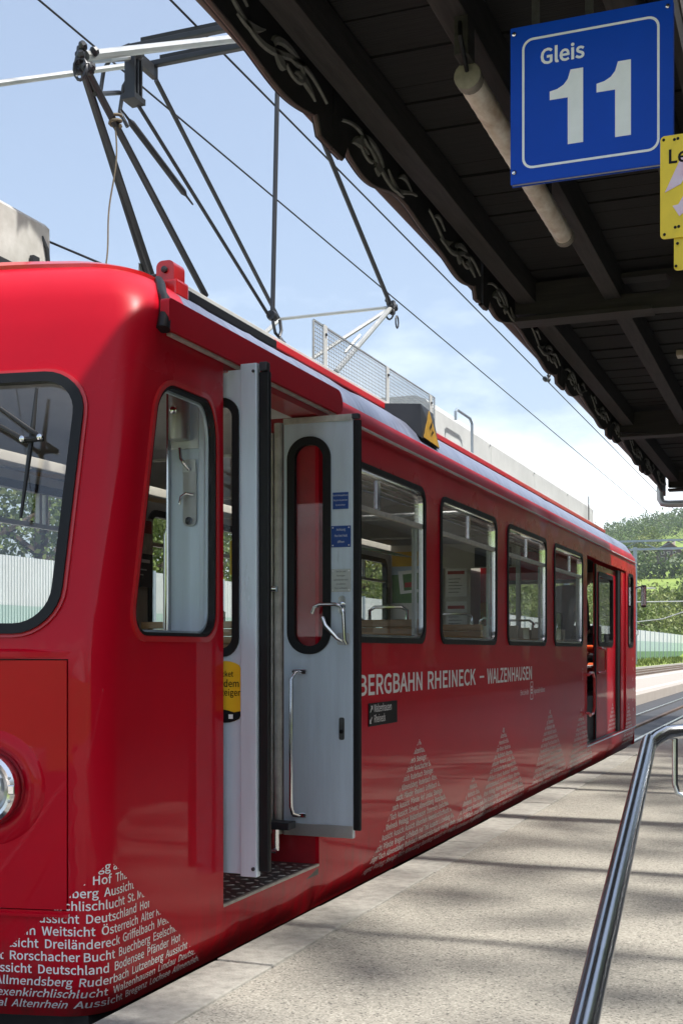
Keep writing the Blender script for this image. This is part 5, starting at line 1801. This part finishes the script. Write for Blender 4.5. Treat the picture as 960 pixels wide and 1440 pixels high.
# ================================================================== OVERHEAD LINE
def wire(name, pts, r, label, cat='wire', grp=None):
    o = MB().tube(pts, r, 6).build(name, 'wire', None, True)
    return tag(o, label, cat, grp)
wire('contact_wire', [(-3.70, y, 5.385) for y in (-4, 20, 40, 60, 89.6)], .0075, 'upper dark overhead wire running above the railcar and past the eaves', 'wire')
wire('feeder_wire', [(-5.35, y, 6.19) for y in (-4, 20, 40, 60, 89.6)], .0085, 'lower dark overhead wire crossing the sky left of the eaves', 'wire')
ins = empty('line_clamp', (-3.7, 17.9, 5.5), 'small dark clamp and dropper on the overhead wire near the eaves', 'clamp')
MB().lathe([(.02, -.09), (.035, -.05), (.035, .05), (.02, .09)], (-3.70, 17.9, 5.385), (0, 1, 0), 12).build('clamp_body', 'dark_steel', ins, True)
MB().tube([(-3.70, 18.15, 5.385), (-3.70, 18.15, 5.75)], .012, 6).build('dropper', 'dark_steel', ins)
MB().lathe([(.018, 0), (.032, .03), (.018, .06), (.032, .09), (.018, .12)], (-3.70, 18.15, 5.40), (0, 0, 1), 10).build('dropper_insulator', 'dark_steel', ins, True)
# portal gantry that carries them
pg = empty('catenary_gantry', (-3, 90, -.4), 'grey lattice gantry spanning the tracks before the wooded hill', 'gantry')
for z in (8.62, 9.22):
    MB().box(-17, 14, 89.8, 90.1, z, z + .14).build('chord', 'mast_grey', pg)
lt = MB()
x = -17
kk = 0
while x < 13.5:
    lt.tube([(x, 89.95, 8.70 if kk % 2 else 9.28), (x + 1.3, 89.95, 9.28 if kk % 2 else 8.70)], .035, 5)
    x += 1.3; kk += 1
lt.build('lattice', 'mast_grey', pg)
for x in (-17, 13.8):
    MB().box(x - .18, x + .18, 89.77, 90.13, -.4, 9.6).build('mast', 'mast_grey', pg)
for x, z in ((-3.7, 5.385), (-5.35, 6.19)):
    MB().tube([(x, 89.95, 8.62), (x, 89.95, z)], .03, 6).build('drop_post', 'dark_steel', pg)
# single mast with number plate and cantilever
ms = empty('catenary_mast', (-15.0, 112, .2), 'pale blue-grey line mast with round number plate behind the far end of the railcar', 'mast')
b = MB()
b.box(-15.16, -14.84, 111.86, 111.89, .1, 10.7)
b.box(-15.16, -14.84, 112.11, 112.14, .1, 10.7)
b.box(-15.02, -14.98, 111.89, 112.11, .1, 10.7)
b.build('post', 'mast_grey', ms)
MB().tube([(-14.9, 111.9, 5.75), (-4.8, 111.9, 5.75)], .05, 6).build('cantilever_tube', 'wire_light', ms)
MB().tube([(-14.9, 111.9, 3.95), (-12.6, 111.9, 4.2), (-8.2, 111.9, 5.70)], .045, 6).build('stay_tube', 'wire_light', ms)
MB().tube([(-14.8, 111.9, 7.0), (-13.2, 111.9, 6.95)], .05, 6).build('short_arm', 'wire_light', ms)
hx_ = [(-15.0 + .36 * math.cos(R(a)), 3.0 + .40 * math.sin(R(a))) for a in range(30, 390, 60)]
hp2 = plate('number_plate', hx_, [], planeY(111.84), 0, .02, 'dark_steel', ms)
plate('number_field', [(-15.0 + .31 * math.cos(R(a)), 3.0 + .35 * math.sin(R(a))) for a in range(30, 390, 60)], [], planeY(111.82), 0, .01, 'paper', hp2)
text_on('number_lettering', '2', planeY(111.81), .002, 'print_dark', hp2, (-15.0, 2.80), .58, .03, 1, 'CENTER')
# low white board with lettering beside the far track
bd = empty('track_board', (-8.55, 58, -.02), 'small white lettered board beside the track at the far end of the railcar', 'board')
MB().box(-8.64, -8.10, 58, 58.03, .22, .66).build('board', 'paper', bd)
for q in range(4):
    MB().box(-8.58, -8.18 + .03 * (q % 2), 57.99, 57.998, .28 + q * .09, .315 + q * .09).build('board_writing', 'sleeper', bd)
MB().box(-8.40, -8.34, 58.032, 58.07, -.02, .64).build('stake', 'mast_grey', bd)

# ================================================================== NOISE BARRIER
nbz = empty('noise_barrier', (-16.2, 120, .3), 'long ribbed noise barrier, white above and green below, beyond the tracks', 'barrier')
def ribbed(y0, y1, z0, z1, step=.105, dep=.05):
    b = MB()
    ys__, xs__ = [], []
    y = y0; k = 0
    while y < y1 - .001:
        for dy, dxx in ((0, 0), (.42, 0), (.5, dep), (.92, dep)):
            yy = min(y + dy * step, y1)
            ys__.append(yy); xs__.append(dxx)
        y += step
    n_ = len(ys__)
    for z in (z0, z1):
        for q in range(n_):
            b.v.append((-16.2 + xs__[q], ys__[q], z))
    for q in range(n_ - 1):
        b.f.append((q, q + 1, n_ + q + 1, n_ + q))
    return b
tpl = {}
for i in range(76):
    y0 = -4 + i * 4.0
    if not tpl:
        for nm, m_, z0, z1 in (('upper_panel', 'barrier_white', 2.35, 3.42), ('middle_panel', 'barrier_pale', 1.30, 2.348), ('lower_panel', 'barrier_green', .25, 1.298)):
            o = ribbed(y0 + .06, y0 + 3.94, z0, z1).build(nm, m_, nbz)
            o.modifiers.new('t', 'SOLIDIFY').thickness = .02
            tpl[nm] = (o, Vector(o.location))
        o = MB().box(-16.27, -16.08, y0 - .058, y0 + .058, .1, 3.46).build('post', 'mast_grey', nbz)
        tpl['post'] = (o, Vector(o.location))
    else:
        for nm, (o, l0) in list(tpl.items()):
            c_ = o.copy(); col.objects.link(c_)
            c_.location = l0 + Vector((0, 4.0 * i, 0))
# bush before the barrier
def leaf_cloud(center, radii, n, size, rngl, clumps=28, shell_k=.55):
    cc = rngl.normal(size=(clumps, 3))
    cc /= np.linalg.norm(cc, axis=1)[:, None]
    rad = rngl.uniform(shell_k, 1.0, clumps) ** .7
    cc = cc * rad[:, None] * np.array(radii) + np.array(center)
    idx = rngl.integers(0, clumps, n)
    cs = rngl.uniform(.20, .40, clumps) * np.mean(radii)
    p = cc[idx] + rngl.normal(size=(n, 3)) * (cs[idx] * .55)[:, None]
    return quads(p, 0, size, rngl)
bs = empty('roadside_bush', (-15.2, 97, .2), 'yellow-green bush growing before the noise barrier beside the mast', 'bush')
quad_obj('foliage', leaf_cloud((-15.3, 99, 1.05), (.8, 4.2, .85), 2200, .14, rng, 26), 'leaf_light', bs)
MB().tube([(-15.3, 99, .2), (-15.3, 99.2, 1.1)], [.05, .02], 6).build('stem', 'bark', bs)

# ================================================================== TREES
def tree(name, x, y, h, r, n, size, m, label, z0=0., group=None, seed=0, low_=.28):
    g = np.random.default_rng(seed + 11)
    root = empty(name, (x, y, z0), label, 'tree', group)
    cz = z0 + h * (low_ + (1 - low_) / 2)
    rz = h * (1 - low_) / 2
    t = MB()
    lean = g.uniform(-.06, .06, 2) * h
    top = Vector((x + lean[0], y + lean[1], z0 + h * .72))
    t.tube([(x, y, z0 - .4), (x + lean[0] * .3, y + lean[1] * .3, z0 + h * .25), top], [r * .085, r * .06, r * .02], 8)
    for q in range(8):
        a = q * 2.4 + g.uniform(-.3, .3)
        b0 = Vector((x, y, z0 - .4)).lerp(top, .35 + .07 * q)
        e = Vector((x + math.cos(a) * r * .7, y + math.sin(a) * r * .7, cz + g.uniform(-.3, .6) * rz))
        mid = b0.lerp(e, .5) + Vector((0, 0, -.04 * h))
        t.tube([b0, mid, e], [r * .032, r * .022, r * .008], 6)
    t.build('trunk', 'bark', root, True)
    quad_obj('crown', leaf_cloud((x + lean[0] * .5, y + lean[1] * .5, cz), (r, r, rz), n, size, g, 90), m, root)
    return root
line = [(-21, 15, 8.5, 3.6, 'leaf_light', 'light green tree beyond the barrier at the left edge, seen through the windscreen'),
        (-22, 22, 9.5, 4.0, 'leaf_light', 'tall light green tree beyond the barrier in the middle of the windscreen'),
        (-21, 29.5, 8.5, 3.8, 'leaf_mid', 'green tree beyond the barrier at the right side of the windscreen'),
        (-22, 37, 9, 4.0, 'leaf_mid', 'green tree beyond the barrier seen through the front corner window'),
        (-23, 46, 8, 3.6, 'leaf_dark', 'dark tree beyond the barrier hidden behind the open door'),
        (-22, 55, 9, 4.2, 'leaf_light', 'light green tree beyond the barrier in the nearest passenger window'),
        (-23, 66, 8.5, 4.0, 'leaf_mid', 'green tree beyond the barrier behind the second passenger window'),
        (-22, 80, 9.5, 4.4, 'leaf_mid', 'green tree beyond the barrier seen in the third passenger window'),
        (-23, 94, 9, 4.4, 'leaf_light', 'light green tree beyond the barrier seen in the fourth passenger window'),
        (-22, 112, 8, 4.0, 'leaf_light', 'light green tree beyond the barrier seen through the far doorway'),
        (-25, 134, 10, 5.0, 'leaf_mid', 'green tree beyond the barrier seen through the far cab door window'),
        (-25, 168, 10, 5.0, 'leaf_mid', 'green tree beyond the barrier just right of the far end of the railcar'),
        (-24, 190, 11, 5.2, 'leaf_light', 'yellow-green tree rising above the barrier right of the line mast'),
        (-23, 214, 10, 5.2, 'leaf_dark', 'dark tree above the barrier at the right edge of the picture'),
        (-22, 245, 10.5, 5.5, 'leaf_mid', 'rounded green tree farthest along the barrier at the right')]
for i, (x, y, h, r, m_, lb) in enumerate(line):
    near = y < 60
    tree('broadleaf_tree', x, y, h, r, 20000 if near else 5000 if y < 140 else 3200, (.085 if near else .16 if y < 140 else .26), m_, lb, .35, 'trees beyond the noise barrier', i, .12)
for x, y, h, r, lb in ((10.4, 4.5, 17, 6.2, 'added shade tree behind the station building, nearest the camera, outside the picture'), (10.4, 12.5, 16.5, 5.6, 'added shade tree behind the middle of the station building, outside the picture'), (10.2, 20.0, 18, 6.0, 'added dense shade tree behind the station building, opposite the railcar end, outside the picture'), (10.2, 28.5, 18, 6.0, 'added dense shade tree behind the far part of the station building, outside the picture')):
    tree('broadleaf_tree', x, y, h, r, 850 if y < 15 else 7000, .30, 'leaf_mid', lb, 0., 'added shade trees behind the station building', 70 + int(y), .45)  # unseen trees added to dapple the platform and shade the railcar end
# hedge of scrub low behind the barrier
v = []
for i in range(60):
    y = 8 + i * 4.2
    v.append(leaf_cloud((-19.2, y, 2.2), (1.2, 2.6, 2.0), 420, .16 + .0006 * y, rng, 10))
tag(quad_obj('scrub', np.concatenate(v), 'leaf_mid'), 'green scrub growing along the back of the noise barrier', 'scrub', kind='stuff')

# ================================================================== THE HILL
hill_trees = [(-.140, 200, 6.4, 3.2, 'leaf_light'), (-.129, 214, 6.4, 3.4, 'leaf_mid'), (-.118, 206, 6.0, 3.2, 'leaf_dark'), (-.108, 220, 7.0, 3.8, 'leaf_mid'), (-.098, 212, 6.6, 3.6, 'leaf_mid'), (-.123, 226, 5.2, 3.0, 'leaf_dark'), (-.113, 236, 5.6, 3.2, 'leaf_light'), (-.086, 275, 7, 4.5, 'leaf_mid'), (-.078, 300, 10, 6, 'leaf_dark'), (-.127, 424, 11, 4, 'leaf_light'), (-.139, 392, 9, 5, 'leaf_dark'), (-.1225, 455, 13, 4.5, 'leaf_mid')]
hl_lab = ['light green round tree at the foot of the hill, nearest the line mast', 'mid green round tree at the foot of the hill right of the mast', 'small dark round tree at the foot of the hill below the meadow', 'broad green tree at the foot of the hill below the meadow', 'green tree at the foot of the hill at the right picture edge', 'low dark bushy tree under the lower meadow', 'light green tree at the lower right edge of the meadow', 'big green tree right of the lower meadow', 'tall dark tree right of the lower meadow at the picture edge', 'slim light green tree left of the house on the hill', 'dark tree at the left end of the meadow hedge', 'tall green tree up the slope left of the house']
for i, ((k, y, h, r, m_), lb) in enumerate(zip(hill_trees, hl_lab)):
    tree('hillside_tree', k * y, y, h, r, 1500, .42, m_, lb, terrain(k * y, y) - .42, 'single trees on the hill', 40 + i, .06)
# woods: many crowns that read as one mass
g = np.random.default_rng(5)
cl = []
def clear(x, y):
    k = x / y
    if y < 262: return not (k < -.16 or k > -.06) or False
    if 245 < y < 380 and -.137 < k < -.06: return True
    if 392 < y < 592 and -.1225 < k < -.04: return True
    if 480 < y < 520 and -.30 < k < -.22: return True
    if y < 420 and .02 < k < .3: return True
    return False
y = 178.
while y < 860:
    sp2 = 6.2 + (y - 178) * .006
    x = -.42 * y
    while x < .22 * y:
        px_, py_ = x + g.uniform(-2.5, 2.5), y + g.uniform(-2.5, 2.5)
        if not clear(px_, py_):
            hh_ = g.uniform(6, 11) if y < 600 else g.uniform(8, 13)
            if y < 262: hh_ = g.uniform(5, 8)
            rr_ = g.uniform(2.6, 4.4)
            z = terrain(px_, py_) - .42
            nq = 130 if -.19 < px_ / py_ < -.06 else 20
            cl.append(leaf_cloud((px_, py_, z + hh_ * .52), (rr_, rr_, hh_ * .5), nq, .55 if nq > 30 else 1.4, g, 14, .45))
        x += sp2
    y += sp2
# the hedge above the lower meadow
for i in range(26):
    k = -.137 + i * .0028
    yy = 384 + g.uniform(-2, 2)
    z = terrain(k * yy, yy) - .42
    cl.append(leaf_cloud((k * yy, yy, z + 2.0), (1.6, 1.6, 2.4), 60, .55, g, 8))
tag(quad_obj('woods', np.concatenate(cl), 'leaf_wood', origin=(0, 178, 0)), 'green woods covering the hillside behind the railway', 'woods', kind='stuff')
# house on the hill
HX, HY = -.1065 * 446, 446
HZ = terrain(HX, HY) - .6
hs = empty('farmhouse', (HX, HY, HZ), 'dark timber farmhouse with pale red roof on the hill meadow', 'house')
b = MB()
b.v = [(HX - 4.2, HY - 5, HZ), (HX + 4.2, HY - 5, HZ), (HX + 4.2, HY - 5, HZ + 4.6), (HX, HY - 5, HZ + 7.6), (HX - 4.2, HY - 5, HZ + 4.6)]
b.v += [(x, y + 10, z) for x, y, z in b.v]
b.f = [(0, 1, 2, 3, 4), (5, 9, 8, 7, 6), (0, 5, 6, 1), (1, 6, 7, 2), (4, 9, 5, 0)]
b.build('wall', 'house_wall', hs)
rf = MB()
rf.v = [(HX - 4.9, HY - 5.6, HZ + 4.2), (HX, HY - 5.6, HZ + 7.9), (HX + 4.9, HY - 5.6, HZ + 4.2), (HX - 4.9, HY + 5.6, HZ + 4.2), (HX, HY + 5.6, HZ + 7.9), (HX + 4.9, HY + 5.6, HZ + 4.2)]
rf.f = [(0, 1, 4, 3), (1, 2, 5, 4)]
ro = rf.build('roof', 'roof_tile', hs)
ro.modifiers.new('t', 'SOLIDIFY').thickness = .3
MB().box(HX + .9, HX + 1.7, HY - 1, HY, HZ + 6.6, HZ + 8.4).build('chimney', 'house_white', ro)
MB().box(HX - 8.4, HX - 4.25, HY - 4, HY + 3, HZ - .4, HZ + 2.8).build('annex', 'house_wall', hs)
for x in (-2.6, -.6, 1.4):
    for z in (1.2, 3.2):
        w_ = MB().box(HX + x, HX + x + 1.1, HY - 5.06, HY - 5.005, HZ + z, HZ + z + 1.0).build('window', 'house_white', hs)
        MB().box(HX + x + .15, HX + x + .95, HY - 5.09, HY - 5.062, HZ + z + .12, HZ + z + .88).build('pane', 'window_dark', w_)
ob_ = empty('outbuilding', (-.100 * 436, 436, terrain(-43.6, 436) - .5), 'low pale outbuilding beside the farmhouse on the hill', 'shed')
x, y, z = -.100 * 436, 436, terrain(-43.6, 436) - .5
MB().box(x - 3, x + 3, y - 3, y + 3, z, z + 2.4).build('wall', 'house_white', ob_)
b = MB()
b.v = [(x - 3.4, y - 3.4, z + 2.3), (x, y - 3.4, z + 3.9), (x + 3.4, y - 3.4, z + 2.3), (x - 3.4, y + 3.4, z + 2.3), (x, y + 3.4, z + 3.9), (x + 3.4, y + 3.4, z + 2.3)]
b.f = [(0, 1, 4, 3), (1, 2, 5, 4)]
r2 = b.build('roof', 'roof_tile', ob_)
r2.modifiers.new('t', 'SOLIDIFY').thickness = .25

# ================================================================== STATION BUILDING behind the camera's right, mirrored in the car side
sb = empty('station_building', (6.8, 9, 0), 'plain rendered station building on the right of the platform, outside the picture', 'building')
wins = [rrect(y, y + 1.3, 1.0, 2.9, .02, 1) for y in (-2.5, .9, 6.4, 9.4, 15.2, 18.4, 21.4, 27, 31, 37, 43, 49, 55, 61)]
doors = [rrect(y, y + 1.5, .02, 2.9, .02, 1) for y in (3.6, 12.2)]
plate('wall', [(-5, 0), (75, 0), (75, 5.2), (-5, 5.2)], wins + doors, planeX(4.66, -1), -.3, 0, 'render_wall', sb)
MB().box(4.95, 9.4, -5, 75, 0, 5.2).build('core', 'render_wall', sb)
for w in wins:
    y = w[0][0]
    f_ = MB().box(4.7, 4.76, y - .0 + .02, y + 1.26, 1.02, 2.88).build('window', 'window_dark', sb)
    MB().box(4.52, 4.6, y - .1, y + 1.4, .92, .99).build('sill', 'kerb_stone', f_)
for w in doors:
    MB().box(4.7, 4.76, w[0][0] + .02, w[0][0] + 1.46, .02, 2.88).build('door', 'timber_arm', sb)
b = MB()
b.v = [(4.2, -5.5, 5.15), (4.2, 75.5, 5.15), (7, 75.5, 6.6), (7, -5.5, 6.6), (9.8, 75.5, 5.15), (9.8, -5.5, 5.15)]
b.f = [(0, 1, 2, 3), (3, 2, 4, 5)]
o = b.build('roof', 'roof_tile', sb)
o.modifiers.new('t', 'SOLIDIFY').thickness = .12

# ================================================================== AIR: thin summer haze
hz = MB().box(-1650, 1550, -450, 2600, -1.6, 190).build('haze', 'black')
hz.data.materials.clear()
hm = bpy.data.materials.new('haze_air')
hm.use_nodes = True
ht = hm.node_tree
ht.nodes.clear()
ho = N(ht, 'ShaderNodeOutputMaterial')
pv = N(ht, 'ShaderNodeVolumePrincipled')
pv.inputs['Color'].default_value = (.80, .90, 1.0, 1)
pv.inputs['Density'].default_value = .00020
pv.inputs['Anisotropy'].default_value = .2
ht.links.new(pv.outputs[0], ho.inputs['Volume'])
hz.data.materials.append(hm)
tag(hz, 'thin bluish summer haze in the air before the hill', 'haze', kind='stuff')
